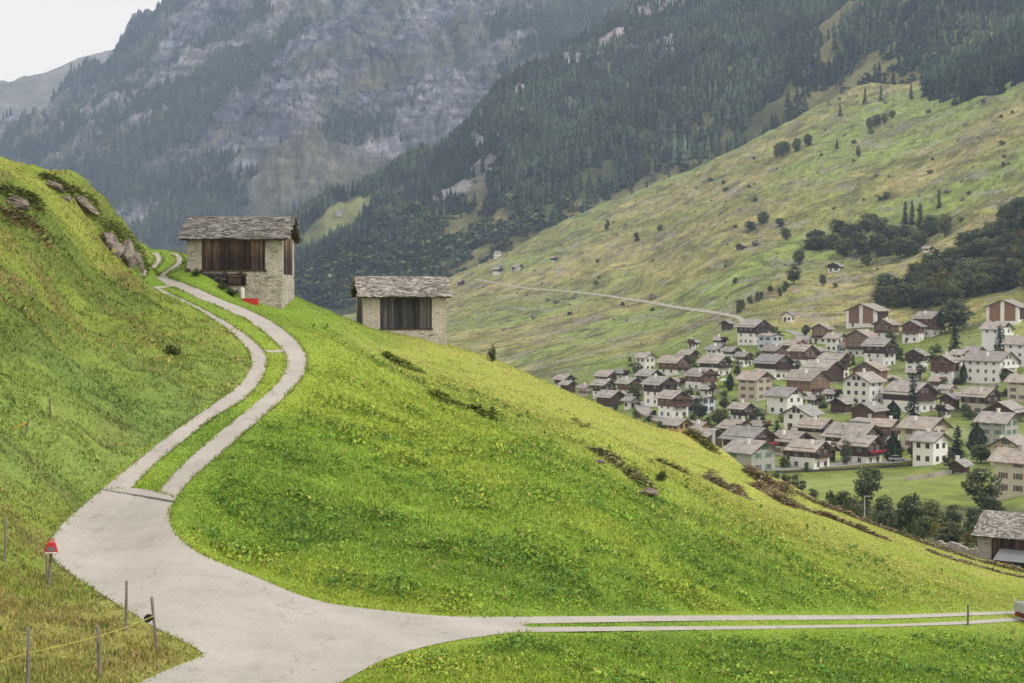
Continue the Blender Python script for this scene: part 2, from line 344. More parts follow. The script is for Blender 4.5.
class MB:
    """collects shapes into one mesh"""
    def __init__(s): s.v = []; s.f = []; s.mi = []
    def add(s, V, Fs, m=0):
        b = len(s.v); s.v += [tuple(p) for p in V]; s.f += [tuple(i+b for i in q) for q in Fs]; s.mi += [m]*len(Fs); return s
    def box(s, x0, x1, y0, y1, z0, z1, m=0, mx=None):
        V = [Vector((x, y, z)) for z in (z0, z1) for x, y in ((x0, y0), (x1, y0), (x1, y1), (x0, y1))]
        if mx is not None: V = [mx @ p for p in V]
        return s.add(V, [(3, 2, 1, 0), (4, 5, 6, 7), (0, 1, 5, 4), (1, 2, 6, 5), (2, 3, 7, 6), (3, 0, 4, 7)], m)
    def prism(s, poly, y0, y1, m=0):
        n = len(poly); V = [(x, y, z) for y in (y0, y1) for x, z in poly]
        return s.add(V, [tuple(range(n)), tuple(range(2*n-1, n-1, -1))] + [(i, i+n, (i+1) % n+n, (i+1) % n) for i in range(n)], m)
    def slab(s, a, b, c, d, th, m=0):
        """four corners of a sheet, given a thickness downwards along its normal"""
        P = [Vector(p) for p in (a, b, c, d)]; nn = (P[1]-P[0]).cross(P[3]-P[0]).normalized()*th; V = P + [p-nn for p in P]
        return s.add(V, [(0, 1, 2, 3), (7, 6, 5, 4), (0, 4, 5, 1), (1, 5, 6, 2), (2, 6, 7, 3), (3, 7, 4, 0)], m)
    def tube(s, P, R, n=8, m=0, cap=True):
        P = [Vector(p) for p in P]; R = R if isinstance(R, (list, tuple)) else [R]*len(P); V = []; Fs = []
        for i, p in enumerate(P):
            t = (P[min(i+1, len(P)-1)]-P[max(i-1, 0)]).normalized(); u = t.orthogonal() if abs(t.z) > .95 else t.cross(Vector((0, 0, 1))); u.normalize(); w = t.cross(u)
            V += [p+(u*math.cos(2*PI*k/n)+w*math.sin(2*PI*k/n))*R[i] for k in range(n)]
        for i in range(len(P)-1): Fs += [(i*n+k, i*n+(k+1) % n, (i+1)*n+(k+1) % n, (i+1)*n+k) for k in range(n)]
        if cap: Fs += [tuple(range(n-1, -1, -1)), tuple((len(P)-1)*n+k for k in range(n))]
        return s.add(V, Fs, m)
    def mesh(s, name, mats, smooth=False):
        me = bpy.data.meshes.new(name); me.from_pydata(s.v, [], s.f)
        for q in (mats if isinstance(mats, (list, tuple)) else [mats]): me.materials.append(q)
        me.polygons.foreach_set('material_index', s.mi)
        if smooth: me.polygons.foreach_set('use_smooth', [True]*len(s.f))
        me.update(); return me
    def build(s, name, mats, parent=None, loc=(0, 0, 0), rz=0, smooth=False):
        return put(name, s.mesh(name, mats, smooth), parent, loc, rz)
def put(name, me, parent=None, loc=(0, 0, 0), rz=0, scale=None):
    o = bpy.data.objects.new(name, me); COL.objects.link(o); o.parent = parent; o.location = loc; o.rotation_euler.z = rz
    if scale is not None: o.scale = scale if hasattr(scale, '__len__') else (scale,)*3
    return o
def bevel(o, w=.02, seg=2):
    m = o.modifiers.new('bevel', 'BEVEL'); m.width = w; m.segments = seg; m.limit_method = 'ANGLE'; return o
# ------------------------------------------------------------------ the ground, in its own colours
C = lambda *c: np.array(c, float)
def ground_colour(x, y, u, v, left):
    n1, n2, n3 = fbm(x/14, y/14, 0, 4), fbm(x/3.2, y/3.2, 4, 3), fbm(x/45, y/45, 9, 3)
    c = np.zeros(x.shape+(3,)); c[:] = C(.200, .312, .042)
    cr = crest_u_v(u)                                        # height of the ridge line above each column
    dv = (v-cr)
    ylw = sstep(95, 8, dv + 50*n1 + 22*n3)*sstep(310, 420, u+30*n1)*(1-left)
    c = mixc(c, C(.350, .378, .085), ylw*.9)
    c = mixc(c, C(.280, .358, .050), sstep(.05, .5, n1+n3*.6)*.7*(1-ylw))
    c = mixc(c, C(.128, .222, .032), sstep(.12, .55, -n1+n2*.35)*.6*(1-.6*ylw))
    c = mixc(c, C(.40, .345, .12), sstep(.22, .6, n2+.5*n1)*.45*ylw)
    l = np.zeros_like(c); l[:] = C(.190, .245, .045)
    l = mixc(l, C(.285, .305, .065), sstep(.05, .6, n1+.5*n2)*.65); l = mixc(l, C(.085, .130, .032), sstep(.05, .5, -n1+.7*n2)*.65)
    l = mixc(l, C(.21, .17, .07), sstep(.30, .6, n2-.3*n3)*.45); l = mixc(l, C(.175, .27, .075), sstep(300, 420, v)*sstep(520, 470, v)*.5)
    dry = sstep(500, 590, v)*sstep(230, 150, u); l = mixc(l, C(.28, .26, .09), dry*sstep(-.2, .4, n1+n2*.6)*.6)
    return mixc(c, l, left[..., None][..., 0])
_CR = np.array([[0, 164], [50, 178], [100, 202], [137, 240], [150, 250], [185, 255], [300, 300], [363, 323], [446, 344], [500, 362], [560, 388], [640, 423], [700, 450], [748, 473], [811, 500], [890, 530], [966, 558], [1040, 578], [1150, 595]], float)
def crest_u_v(u): return np.interp(u, _CR[:, 0], _CR[:, 1])
CN = ground_colour(GX[:NS+2], GY[:NS+2], GU[:NS+2], GV[:NS+2], LEFT[:NS+2])
def hill_colour(x, y, z, u, v):
    st = fbm(x/110, y/75, z/45, 5, .6); n1 = fbm(x/230, y/230, 3, 4); n2 = fbm(x/30, y/30, z/12, 4, .6); n3 = fbm(x/75, y/75, 7, 4)
    c = np.zeros(x.shape+(3,)); c[:] = C(.235, .245, .080)
    c = mixc(c, C(.350, .310, .140), sstep(-.12, .40, st+.5*n1)*.8)
    c = mixc(c, C(.215, .300, .080), sstep(.06, .40, -n1+.3*st+.25*n3)*.75)
    c = mixc(c, C(.105, .112, .050), sstep(.10, .42, n2-.25*st)*.7)
    c = mixc(c, C(.20, .17, .11), sstep(.25, .5, n3+.3*n2)*.5)
    fi = fbm(x/13, y/13, z/6, 4, .7); c = c*(1+.42*fi)[..., None]; c = mixc(c, C(.30, .285, .25), sstep(.34, .5, fbm(x/26+9, y/26, z/12, 4, .7))*.55)
    # mown village meadows and the flat field on the valley floor
    fld = sstep(3, -3, np.maximum(np.maximum(478-v, v-506), 640-u))*(y > 260)*(y < 470); c = mixc(c, C(.215, .275, .075) + .05*n3[..., None], fld*.9)
    vil = (y < 790)*sstep(520, 600, u)*sstep(322, 345, v); c = mixc(c, C(.185, .245, .068)+.07*n2[..., None], vil*(1-fld)*.8)
    c = mixc(c, C(.10, .105, .055), (y < 345)*sstep(504, 512, v)*.8)
    g1 = sstep(40, 0, np.abs(x-250-(y-650)*.1))*0
    return np.clip(c, .01, 1)
CF = hill_colour(GX[NS-1:], GY[NS-1:], Z[NS-1:], GU[NS-1:], GV[NS-1:])
CN[-26:] = CN[-26:]*(1-np.linspace(0, 1, 26)[:, None, None]) + CF[1:2]*np.linspace(0, 1, 26)[:, None, None]
CN = mixc(CN, C(.16, .14, .09), ROAD[:NS+2])
def sub(a, b, name, mat, col):
    V = np.stack([GX[a:b], GY[a:b], Z[a:b]], 2).reshape(-1, 3)
    return npmesh(name, V, gridfaces(b-a, NA), mat, col.reshape(-1, 3), smooth=True)
tag(sub(0, NS, 'ground', M['ground'], CN[:NS]), 'grassy alpine hillside with a bright green meadow spur', kind='structure')
tag(sub(NS-1, len(YY), 'hillside', M['hill'], CF), 'green and tan pasture slope rising behind the village', kind='structure')
# the road: one sheet per stretch, butted edge to edge
rb = MB()
def lay(P): return [(float(x), float(y), float(bil(ZS, x, y))) for x, y in P]
for L, R in STRIPS:
    q = [L*(1-k/3)+R*k/3 for k in range(4)]; b = len(rb.v); m = len(L)
    rb.add([p for c in q for p in lay(c)], [(c*m+i, (c+1)*m+i, (c+1)*m+i+1, c*m+i+1) for c in range(3) for i in range(m-1)])
lo, hi = APRON.min(0), APRON.max(0); gx, gy = np.meshgrid(np.arange(lo[0], hi[0], .55), np.arange(lo[1], hi[1], .55)); k = inside(APRON, gx, gy)
cand = np.stack([gx[k], gy[k]], 1); cand = cand[[np.min(((APRON-c)**2).sum(1)) > .06 for c in cand]]
vs, _, fs, *_ = delaunay_2d_cdt([Vector(p) for p in APRON] + [Vector(p) for p in cand], [], [list(range(len(APRON)))], 1, 1e-5)
rb.add(lay([(p.x, p.y) for p in vs]), fs)
road = rb.build('road', M['road']); me = road.data; bm = bmesh.new(); bm.from_mesh(me); bmesh.ops.recalc_face_normals(bm, faces=bm.faces)
if sum(f.normal.z for f in bm.faces) < 0: bmesh.ops.reverse_faces(bm, faces=bm.faces)
bm.to_mesh(me); bm.free(); tag(road, 'pale concrete farm road splitting into two wheel tracks', kind='structure')
# ------------------------------------------------------------------ mountains
def mtn(name, cu, na, ns, yb, yt, base, crest, disp, s_end=1.2, prof=1.0):
    a0, _ = at_of(cu[0], 300); a1, _ = at_of(cu[1], 300); a = np.linspace(a0, a1, na); u = np.linspace(cu[0], cu[1], na)
    s = np.linspace(0, s_end, ns)[:, None]
    pick = lambda P: np.interp(u, [p[0] for p in P], [p[1] for p in P])[None]
    yB, yT = pick(yb), pick(yt); tb = at_of(u, pick(base)[0])[1][None]; tt = at_of(u, pick(crest)[0])[1][None]
    y = yB+(yT-yB)*s; zb, zt = tb*yB, tt*yT; q = np.minimum(s, 1); z = zb+(zt-zb)*(q**prof) - np.maximum(s-1, 0)*(zt-zb)*1.1
    x = a[None]*y; x, y, z, s = [np.broadcast_arrays(x, y, z, s)[i].copy() for i in range(4)]
    dz, dy = disp(x, y, z, s); env = np.clip(s*6, 0, 1)*np.where(s > 1, 1, 1); z += dz*env; y2 = y+dy*env; x = x*y2/y
    return x, y2, z, s
def kdiag(x, z, L, W_, ang): c, q = math.cos(ang), math.sin(ang); return (x*c+z*q)/L, (-x*q+z*c)/W_
FS_CREST = [(-160, 330), (250, 268), (300, 240), (312, 227), (332, 208), (376, 197), (400, 182), (440, 160), (480, 126), (520, 84), (560, 56), (600, 36), (650, 2), (700, -35), (800, -90), (1024, -130), (1200, -150)]
def fdisp(x, y, z, s):
    e = np.clip((1.02-s)*5, 0, 1)
    return e*(55*ridged(x/420, y/420, 2, 5)-40+22*fbm(x/110, y/110, 3, 4)), 40*fbm(x/300, z/200, 6, 3)
FX, FY, FZ, FSS = mtn('forest_slope', (-160, 1200), 620, 330, [(-160, 1800), (300, 1850), (450, 1900), (700, 1960), (1024, 1700), (1200, 1650)], [(-160, 2300), (300, 2500), (650, 3050), (1024, 3000), (1200, 3000)],
    [(-160, 335), (300, 325), (450, 297), (560, 248), (700, 192), (860, 112), (1024, 72), (1200, -20)], FS_CREST, fdisp)
FU, FV = uv_of(FX, FY, FZ)
dn = fbm(FX/160, FZ/110, FY/160, 5, .6)
ALP = np.array([(298, 243), (312, 225), (332, 205), (378, 194), (368, 208), (350, 222), (330, 236), (306, 247)], float); alp = inside(ALP, FU+3*fbm(FX/60, FZ/60, 0, 2), FV+3*fbm(FX/60, FZ/60, 4, 2)).astype(float); alpt = np.maximum(alp, inside(ALP+np.array([0, 9.]), FU, FV))
rck = sstep(.18, .42, fbm(FX/230, FZ/90, FY/200, 6, .62)+.34*sstep(520, 620, FU)*sstep(130, 90, FV)+.20*sstep(120, 20, FV-np.interp(FU, [p[0] for p in FS_CREST], [p[1] for p in FS_CREST]))-.05)*(FU > 380)*sstep(.30, .5, FSS)
low = sstep(.36, .10, FSS+.3*dn)*sstep(330, 470, FU)
fc = np.zeros(FX.shape+(3,)); fc[:] = C(.065, .080, .038)
fc = mixc(fc, C(.12, .13, .055), sstep(.15, .45, dn)*.8); fc = mixc(fc, C(.33, .30, .285), rck); fc = mixc(fc, C(.23, .22, .10), low*.9); fc = mixc(fc, C(.25, .265, .115), alp)
tag(npmesh('mountain', np.stack([FX, FY, FZ], 2).reshape(-1, 3), gridfaces(*FX.shape), M['mountain'], fc.reshape(-1, 3), smooth=True, extra={'rock': rck.ravel()}), 'steep wooded mountainside with pale rock bands', kind='structure')
def cdisp(x, y, z, s):
    p, q = kdiag(x, z, 620, 210, .62); led = ridged(p, q, y/900, 5)
    g = ridged(x/330, z/900, y/500, 5)+.16*ridged(x/60, z/90, y/80, 4); e = np.clip((1.03-s)*6, .06, 1)
    return e*(115*led-70+60*fbm(x/150, z/150, y/150, 6, .65)+9*ridged(x/28, z/28, y/28, 3)), e*(85*g-45+80*led)
CCREST = [(-160, 185), (0, 133), (45, 112), (65, 96), (90, 77), (112, 61), (120, 47), (140, 30), (165, 13), (177, -2), (230, -60), (300, -110), (500, -130), (1024, -140), (1200, -140)]
CX, CY, CZ, CS = mtn('cliff', (-160, 1200), 680, 420, [(-160, 2700), (1200, 3500)], [(-160, 4100), (177, 4600), (500, 4900), (1200, 5000)], [(-160, 352), (1200, 340)], CCREST, cdisp, 1.15, .9)
CU, CV = uv_of(CX, CY, CZ)
p_, q_ = kdiag(CX, CZ, 700, 165, .62); fo = fbm(p_, q_, CY/900, 7, .66)
fmask = sstep(-.10, .14, fo + .50*sstep(90, 330, CV-.12*(CU-300)) - .24 - .22*sstep(330, 440, CU)*sstep(230, 60, CV))
pal = fbm(CX/260+4, CZ/150, CY/600, 8, .72)
cc = np.zeros(CX.shape+(3,)); cc[:] = C(.165, .160, .168); cc = mixc(cc, C(.30, .287, .287), sstep(.12, .6, pal)*.8); cc = mixc(cc, C(.105, .10, .11), sstep(.05, .4, -pal)*.8)
gr = sstep(.0, .42, fbm(p_*1.3+7, q_*1.3, CY/900, 8, .74)+.02)*(1-fmask); cc = mixc(cc, C(.130, .130, .066), gr*.74); cc *= (1+.5*fbm(CX/22, CZ/22, CY/40, 3, .7))[..., None]; cc = mixc(cc, C(.055, .068, .04), fmask*.92)
tag(npmesh('mountain', np.stack([CX, CY, CZ], 2).reshape(-1, 3), gridfaces(*CX.shape), M['mountain'], cc.reshape(-1, 3), smooth=True, extra={'rock': ((1-fmask)*(1-.6*gr)).ravel()}), 'grey rocky mountain face with dark forested ledges', kind='structure')
RX, RY, RZ, RS = mtn('far', (-260, 330), 200, 90, [(-260, 5600), (330, 5600)], [(-260, 6400), (330, 6400)], [(-260, 240), (330, 240)],
    [(-260, 170), (-60, 118), (0, 93), (30, 82), (55, 72), (82, 60), (110, 57), (150, 62), (330, 90)], lambda x, y, z, s: (np.clip((1.02-s)*6, .05, 1)*(140*ridged(x/700, y/700, 1, 5)-90), 0*x))
n_ = fbm(RX/600, RZ/200, RY/600, 5, .6); rc = np.zeros(RX.shape+(3,)); rc[:] = C(.19, .165, .095); rc = mixc(rc, C(.26, .23, .20), sstep(0, .4, n_)); rc = mixc(rc, C(.075, .08, .05), sstep(.05, .4, -n_))
tag(npmesh('hills', np.stack([RX, RY, RZ], 2).reshape(-1, 3), gridfaces(*RX.shape), M['mountain'], rc.reshape(-1, 3), smooth=True, extra={'rock': np.full(RX.size, .5)}), 'distant brown mountain ridge under the pale sky', kind='structure')
# ------------------------------------------------------------------ light, air, camera
cam = bpy.data.cameras.new('camera'); co = bpy.data.objects.new('camera', cam); COL.objects.link(co); cam.sensor_width = 36; cam.lens = F/W*36
cam.clip_start = .5; cam.clip_end = 30000; co.rotation_euler = (PI/2-PITCH, 0, 0); SC.camera = co
SUN_EL, SUN_AZ = math.radians(46), math.radians(118)         # azimuth clockwise from the view direction (+y)
wd = bpy.data.worlds.new('World'); SC.world = wd; wd.use_nodes = True; nt = wd.node_tree; bg = nt.nodes['Background']
sky = nt.nodes.new('ShaderNodeTexSky'); sky.sky_type = 'NISHITA'; sky.sun_disc = False; sky.sun_elevation = SUN_EL; sky.sun_rotation = SUN_AZ
sky.air_density = 1.0; sky.dust_density = 4.0; sky.ozone_density = 1.0
hs = nt.nodes.new('ShaderNodeHueSaturation'); hs.inputs['Saturation'].default_value = .3; nt.links.new(sky.outputs[0], hs.inputs['Color'])
tc = nt.nodes.new('ShaderNodeTexCoord'); mp = nt.nodes.new('ShaderNodeMapping'); mp.inputs['Scale'].default_value = (1, 1, 3); cn = nt.nodes.new('ShaderNodeTexNoise'); cn.inputs['Scale'].default_value = 2.2; cn.inputs['Detail'].default_value = 6
rp = nt.nodes.new('ShaderNodeValToRGB'); rp.color_ramp.elements[0].position = .3; rp.color_ramp.elements[1].position = .7; rp.color_ramp.elements[0].color = (7.6, 6.9, 6.15, 1); rp.color_ramp.elements[1].color = (9.4, 8.45, 7.45, 1)
mx = nt.nodes.new('ShaderNodeMix'); mx.data_type = 'RGBA'; mx.inputs[0].default_value = .8
nt.links.new(tc.outputs['Generated'], mp.inputs[0]); nt.links.new(mp.outputs[0], cn.inputs['Vector']); nt.links.new(cn.outputs['Fac'], rp.inputs[0])
nt.links.new(hs.outputs[0], mx.inputs[6]); nt.links.new(rp.outputs[0], mx.inputs[7]); nt.links.new(mx.outputs[2], bg.inputs[0]); bg.inputs[1].default_value = .15
sl = bpy.data.lights.new('sun', 'SUN'); sl.energy = 1.3; sl.angle = math.radians(10); sl.color = (1, .94, .86); so = bpy.data.objects.new('sun', sl); COL.objects.link(so)
sd = Vector((math.sin(SUN_AZ)*math.cos(SUN_EL), math.cos(SUN_AZ)*math.cos(SUN_EL), math.sin(SUN_EL))); so.rotation_euler = sd.to_track_quat('Z', 'Y').to_euler()
hz = MB().box(-2600, 2600, -60, 6750, -120, 1450).build('haze', []); hz.data.materials.clear()
hm = bpy.data.materials.new('haze_air'); hm.use_nodes = True; hm.node_tree.nodes.clear(); pv = hm.node_tree.nodes.new('ShaderNodeVolumePrincipled'); ou = hm.node_tree.nodes.new('ShaderNodeOutputMaterial')
pv.inputs['Color'].default_value = (.54, .72, 1, 1); pv.inputs['Density'].default_value = HAZE; hm.node_tree.links.new(pv.outputs[0], ou.inputs['Volume']); hz.data.materials.append(hm)
tag(hz, 'thin blue grey valley haze', kind='stuff')
SC.view_settings.view_transform = 'Standard'; SC.view_settings.look = 'None'; SC.view_settings.gamma = 1; SC.view_settings.exposure = EXPOSURE
SC.cycles.volume_bounces = 0; SC.cycles.max_bounces = 6; SC.cycles.diffuse_bounces = 2; SC.cycles.transparent_max_bounces = 8; SC.cycles.use_denoising = True
# ------------------------------------------------------------------ meadow growth: leaves and blades, one mass per side of the road
def kites(P, D, S, L, Wd, mid=.45):
    """leaf quads: base, two shoulders, tip"""
    m = P + D*(L*mid)[:, None]; w = S*(Wd*.5)[:, None]
    V = np.stack([P, m+w, P+D*L[:, None], m-w], 1).reshape(-1, 3); i = np.arange(len(P))[:, None]*4
    return V, i+np.array([0, 1, 2, 3])
def rand_dirs(n, lo, hi, rng):
    az = rng.uniform(0, 2*PI, n); el = rng.uniform(lo, hi, n); D = np.stack([np.cos(az)*np.cos(el), np.sin(az)*np.cos(el), np.sin(el)], 1)
    S = np.stack([-np.sin(az), np.cos(az), 0*az], 1); tw = rng.uniform(-.7, .7, n); N = np.cross(D, S); return D, S*np.cos(tw)[:, None]+N*np.sin(tw)[:, None]
def meadow(name, n, side, label, seed):
    rng = np.random.default_rng(seed)
    a0, a1 = at_of(-70, 300)[0], at_of(1095, 300)[0]
    a = rng.uniform(a0, a1, n); y = np.exp(rng.uniform(np.log(26.5), np.log(133), n)); x = a*y
    lf = bil(LEFT, x, y); rd = bil(ROAD, x, y); rm = bil(RMASK, x, y); k = (rd < .62) & ((lf > .5) if side else (lf <= .5))
    u, v = uv_of(x, y, bil(Z, x, y)); k &= (u > -70) & (u < 1095) & (v < 720)
    x, y, rm, u, v, lf = x[k], y[k], rm[k], u[k], v[k], lf[k]; n = len(x); z = bil(Z, x, y); px = y/F
    n1 = fbm(x/2.6, y/2.6, 1, 3); n2 = fbm(x/.9, y/.9, 5, 2); n3 = fbm(x/11, y/11, 2, 3)
    col = ground_colour(x, y, u, v, (lf > .5).astype(float)); dv = v-crest_u_v(u)
    if not side:
        broad = rng.random(n) < np.clip(.42+1.1*n1-.3*sstep(80, 15, dv), .05, .85)*sstep(1.0, .5, rm)
        ht = (1+.5*n1+.4*n2)*(1-.55*sstep(.02, .6, rm))*(1-.45*sstep(90, 20, dv))
    else:
        broad = rng.random(n) < np.clip(.16+.7*n1, .02, .5)*sstep(560, 430, v); ht = 1.05+1.1*n2+.7*n1; ht *= (1-.3*sstep(.1, .7, rm))
    ht = ht*(1-.55*sstep(560, 700, u)*sstep(609, 614, v)*sstep(660, 632, v)); ht = ht*(1-.55*sstep(178, 188, u)*sstep(312, 300, u)*sstep(322, 316, v))*(1-.5*sstep(45, 15, dv)); ht = np.clip(ht, .25, 2.2); s = (.026+.80*px)*rng.uniform(.7, 1.35, n); s = np.where(broad, s*(1+.55*sstep(.12, .5, n1+.3*n2)), s)
    D, S = rand_dirs(n, .75, 1.5, rng); Db, Sb = rand_dirs(n, .05, .95, rng); D[broad], S[broad] = Db[broad], Sb[broad]
    L = np.where(broad, 1.5*s, 2.3*s)*ht; Wd = np.where(broad, 1.1*s, .66*s)
    lift = np.where(broad, rng.uniform(.0, 1.4, n)*s*ht, 0)
    br = rng.lognormal(0, .31, n)[:, None]; col = col*br*np.where(broad, 1.10, 1.05)[:, None]
    hue = rng.normal(0, .07, n)[:, None]; col = col*np.concatenate([1+hue*1.2, 1+0*hue, 1-hue], 1)
    if side:
        dry = rng.random(n) < np.clip(.20+.8*n3+.5*n1, .04, .6); col[dry] = C(.33, .27, .11)*rng.lognormal(0, .3, dry.sum())[:, None]
        dk = rng.random(n) < np.clip(-.22-1.1*n1+.4*n2, 0, .6); col[dk] = C(.085, .13, .034)*rng.lognormal(0, .3, dk.sum())[:, None]
    else:
        dry = rng.random(n) < .035+.22*sstep(110, 10, dv); col[dry] = C(.37, .32, .12)*rng.lognormal(0, .25, dry.sum())[:, None]
    V, Q = kites(np.stack([x, y, z-.01+lift], 1), D, S, L, Wd); col = np.repeat(np.clip(col, .008, .7), 4, 0)
    tag(npmesh(name, V, Q, M['leaf'], col), label, kind='stuff')
meadow('meadow_grass', 900000, False, 'bright green grass and dock leaves of the meadow', 11)
meadow('hillside_grass', 480000, True, 'olive and straw coloured rough grass of the left hillside', 12)
# ragged grass creeping over the concrete edges, and rosettes of dock in the meadow
def verge():
    rng = np.random.default_rng(31); E = [APRON[:int(len(APRON)*.42)], APRON[int(len(APRON)*.55):]]+[q for s in STRIPS[:3] for q in s]; P = []
    for e in E:
        L = np.r_[0, np.cumsum(np.linalg.norm(np.diff(e, axis=0), axis=1))]; m = int(L[-1]*55); t = rng.uniform(0, L[-1], m); t = t[vnoise(t*.9, L[-1], .5)+rng.normal(0, .25, m) > -.12]; P.append(np.stack([np.interp(t, L, e[:, 0]), np.interp(t, L, e[:, 1])], 1))
    P = np.concatenate(P); P += rng.normal(0, .05, P.shape)*(1+.8*vnoise(P[:, 0]*.7, P[:, 1]*.7, 3))[:, None]; k = (P[:, 1] > 25) & (P[:, 1] < 130); P = P[k]; n = len(P); x, y = P[:, 0], P[:, 1]
    z = np.maximum(bil(Z, x, y), bil(ZS, x, y)-.02); D, S = rand_dirs(n, .25, 1.3, rng); L = (.05+1.3*y/F)*rng.uniform(.6, 1.5, n); lf = (bil(LEFT, x, y) > .5).astype(float); u, v = uv_of(x, y, z)
    col = ground_colour(x, y, u, v, lf)*rng.lognormal(0, .3, n)[:, None]; d = rng.random(n) < .25; col[d] = C(.27, .23, .11)*rng.lognormal(0, .25, d.sum())[:, None]
    V, Q = kites(np.stack([x, y, z], 1), D, S, L, L*.3); tag(npmesh('verge_grass', V, Q, M['leaf'], np.repeat(np.clip(col, .01, .6), 4, 0)), 'ragged grass creeping over the edges of the concrete road', kind='stuff')
verge()
def docks():
    rng = np.random.default_rng(32); n = 30000; a = rng.uniform(at_of(100, 300)[0], at_of(1090, 300)[0], n); y = np.exp(rng.uniform(np.log(28), np.log(105), n)); x = a*y; z = bil(Z, x, y); u, v = uv_of(x, y, z)
    k = (bil(RMASK, x, y) < .08) & (bil(LEFT, x, y) < .3) & (v-crest_u_v(u) > 55+25*rng.normal(0, 1, n)) & (fbm(x/4.5, y/4.5, 6, 4)+.15*rng.normal(0, 1, n) > .27)
    x, y, z = x[k], y[k], z[k]; m = 9; n = len(x); D, S = rand_dirs(n*m, .1, 1.0, rng); L = np.repeat((.060+.0011*y)*rng.uniform(.7, 1.4, n), m)*rng.uniform(.6, 1.2, n*m)
    P = np.repeat(np.stack([x, y, z+.05], 1), m, 0)+rng.normal(0, .05, (n*m, 3)); P[:, 2] += rng.uniform(0, .14, n*m); col = C(.125, .235, .042)*rng.lognormal(0, .34, n*m)[:, None]; V, Q = kites(P, D, S, L, L*.62, .5)
    tag(npmesh('dock_leaves', V, Q, M['leaf'], np.repeat(np.clip(col, .01, .5), 4, 0)), 'broad dark green dock leaves growing in patches of the meadow', kind='stuff')
docks()
def pasture():
    rng = np.random.default_rng(33); n = 170000; a = rng.uniform(at_of(430, 300)[0], at_of(1060, 300)[0], n); y = np.exp(rng.uniform(np.log(640), np.log(1900), n)); x = a*y; z = bil(Z, x, y); u, v = uv_of(x, y, z); k = (_near_path(x, y) > 4); x, y, z, u, v = x[k], y[k], z[k], u[k], v[k]; n = len(x)
    col = hill_colour(x, y, z, u, v)*np.where(rng.random(n) < .16, .62, 1.06)[:, None]*rng.lognormal(.02, .22, n)[:, None]; D, S = rand_dirs(n, -.05, .4, rng); S[:, 2] *= .25; L = (.30+.00055*y)*rng.uniform(.5, 1.3, n); V, Q = kites(np.stack([x, y, z-.05], 1), D, S, L, L*1.1)
    tag(npmesh('pasture_grass', V, Q, M['leaf'], np.repeat(np.clip(col, .01, .6), 4, 0)), 'rough tufted grass of the hillside pasture', kind='stuff')
def _near_path(x, y):
    d = np.full(x.shape, 1e9)
    for p in HPATH[::3]: d = np.minimum(d, (x-p[0])**2+(y-p[1])**2)
    return np.sqrt(d)
pasture()
# ------------------------------------------------------------------ rows and heaps of dry bracken and hay
def straw(name, pix, wid, hgt, n, label, cat, group=None, tone=(.27, .21, .13), seed=0, grn=.12):
    rng = np.random.default_rng(seed); P = np.array([ray(u, v, 60, 150, T1) for u, v in pix]); P = spline(P, .4) if len(P) > 1 else P
    k = rng.integers(0, len(P), n); r = rng.normal(0, .42, n); th = rng.uniform(0, 2*PI, n); rr = np.sqrt(rng.random(n))*rng.choice([1, 1, 1.5], n); wv = wid*(.7+.5*vnoise(P[k, 0]*.5, P[k, 1]*.5, seed+.5))
    x = P[k, 0]+rr*np.cos(th)*wv; y = P[k, 1]+rr*np.sin(th)*wv; top = np.clip(1-rr**2, 0, 1)*hgt*(.75+.9*vnoise(x*.8, y*.8, seed)); z = bil(Z, x, y)+top*rng.uniform(.55, 1.05, n)
    D, S = rand_dirs(n, -.35, .35, rng); L = rng.uniform(.16, .36, n); base = np.where((rng.random((n, 1)) < grn), C(.16, .20, .04), C(*tone)); col = base*rng.lognormal(0, .42, n)[:, None]*(1+.12*rng.normal(0, 1, (n, 1))*C(1, 0, -.6))
    V, Q = kites(np.stack([x, y, z], 1), D, S, L, L*.32); o = npmesh(name, V, Q, M['straw'], np.repeat(np.clip(col, .01, .6), 4, 0))
    return tag(o, label, cat, group)
straw('hay_heap', [(716, 482), (726, 488), (737, 492)], .9, .75, 2600, 'low brown heap of cut bracken lying alone on the bright slope', 'heap', seed=1)
straw('hay_heap', [(752, 474), (764, 482), (775, 488), (785, 490)], .9, .95, 3600, 'tall brown bracken heap at the ridge below the shuttered house', 'heap', seed=2)
straw('hay_heap', [(758, 488), (770, 495), (782, 501), (792, 506)], .95, .8, 3600, 'brown bracken heap just below the tallest heap on the ridge', 'heap', seed=3)
straw('hay_row', [(790, 503), (812, 512), (835, 520), (858, 529), (884, 539)], .42, .34, 3600, 'thin brown row of mown bracken running down from the heaps', 'row', seed=4)
straw('hay_row', [(800, 494), (822, 505), (848, 514), (872, 523), (895, 533), (925, 544), (955, 554), (985, 563), (1012, 570), (1045, 577)], .60, .42, 7500, 'long dark brown bracken row along the crest toward the slab roofed barn', 'row', tone=(.22, .17, .105), seed=5)
straw('hay_row', [(930, 552), (955, 560), (980, 567), (1005, 574), (1040, 581)], .30, .24, 2300, 'short brown bracken row in the grass below the crest row at right', 'row', seed=6)
straw('bare_bank', [(598, 452), (612, 462), (626, 472), (640, 482)], 1.1, .5, 3400, 'brown eroded bank with dry stems in the middle of the meadow', 'bank', tone=(.26, .225, .13), seed=7, grn=.55)
straw('dry_tussock', [(442, 398), (458, 404), (474, 411), (488, 418)], .8, .45, 2200, 'dark olive tussock bank below the second barn', 'tussock', tone=(.150, .195, .035), seed=8)
straw('dry_tussock', [(388, 356), (402, 364), (415, 371)], .8, .35, 1500, 'olive grass bank just under the wooden front of the second barn', 'tussock', tone=(.165, .205, .04), seed=9)
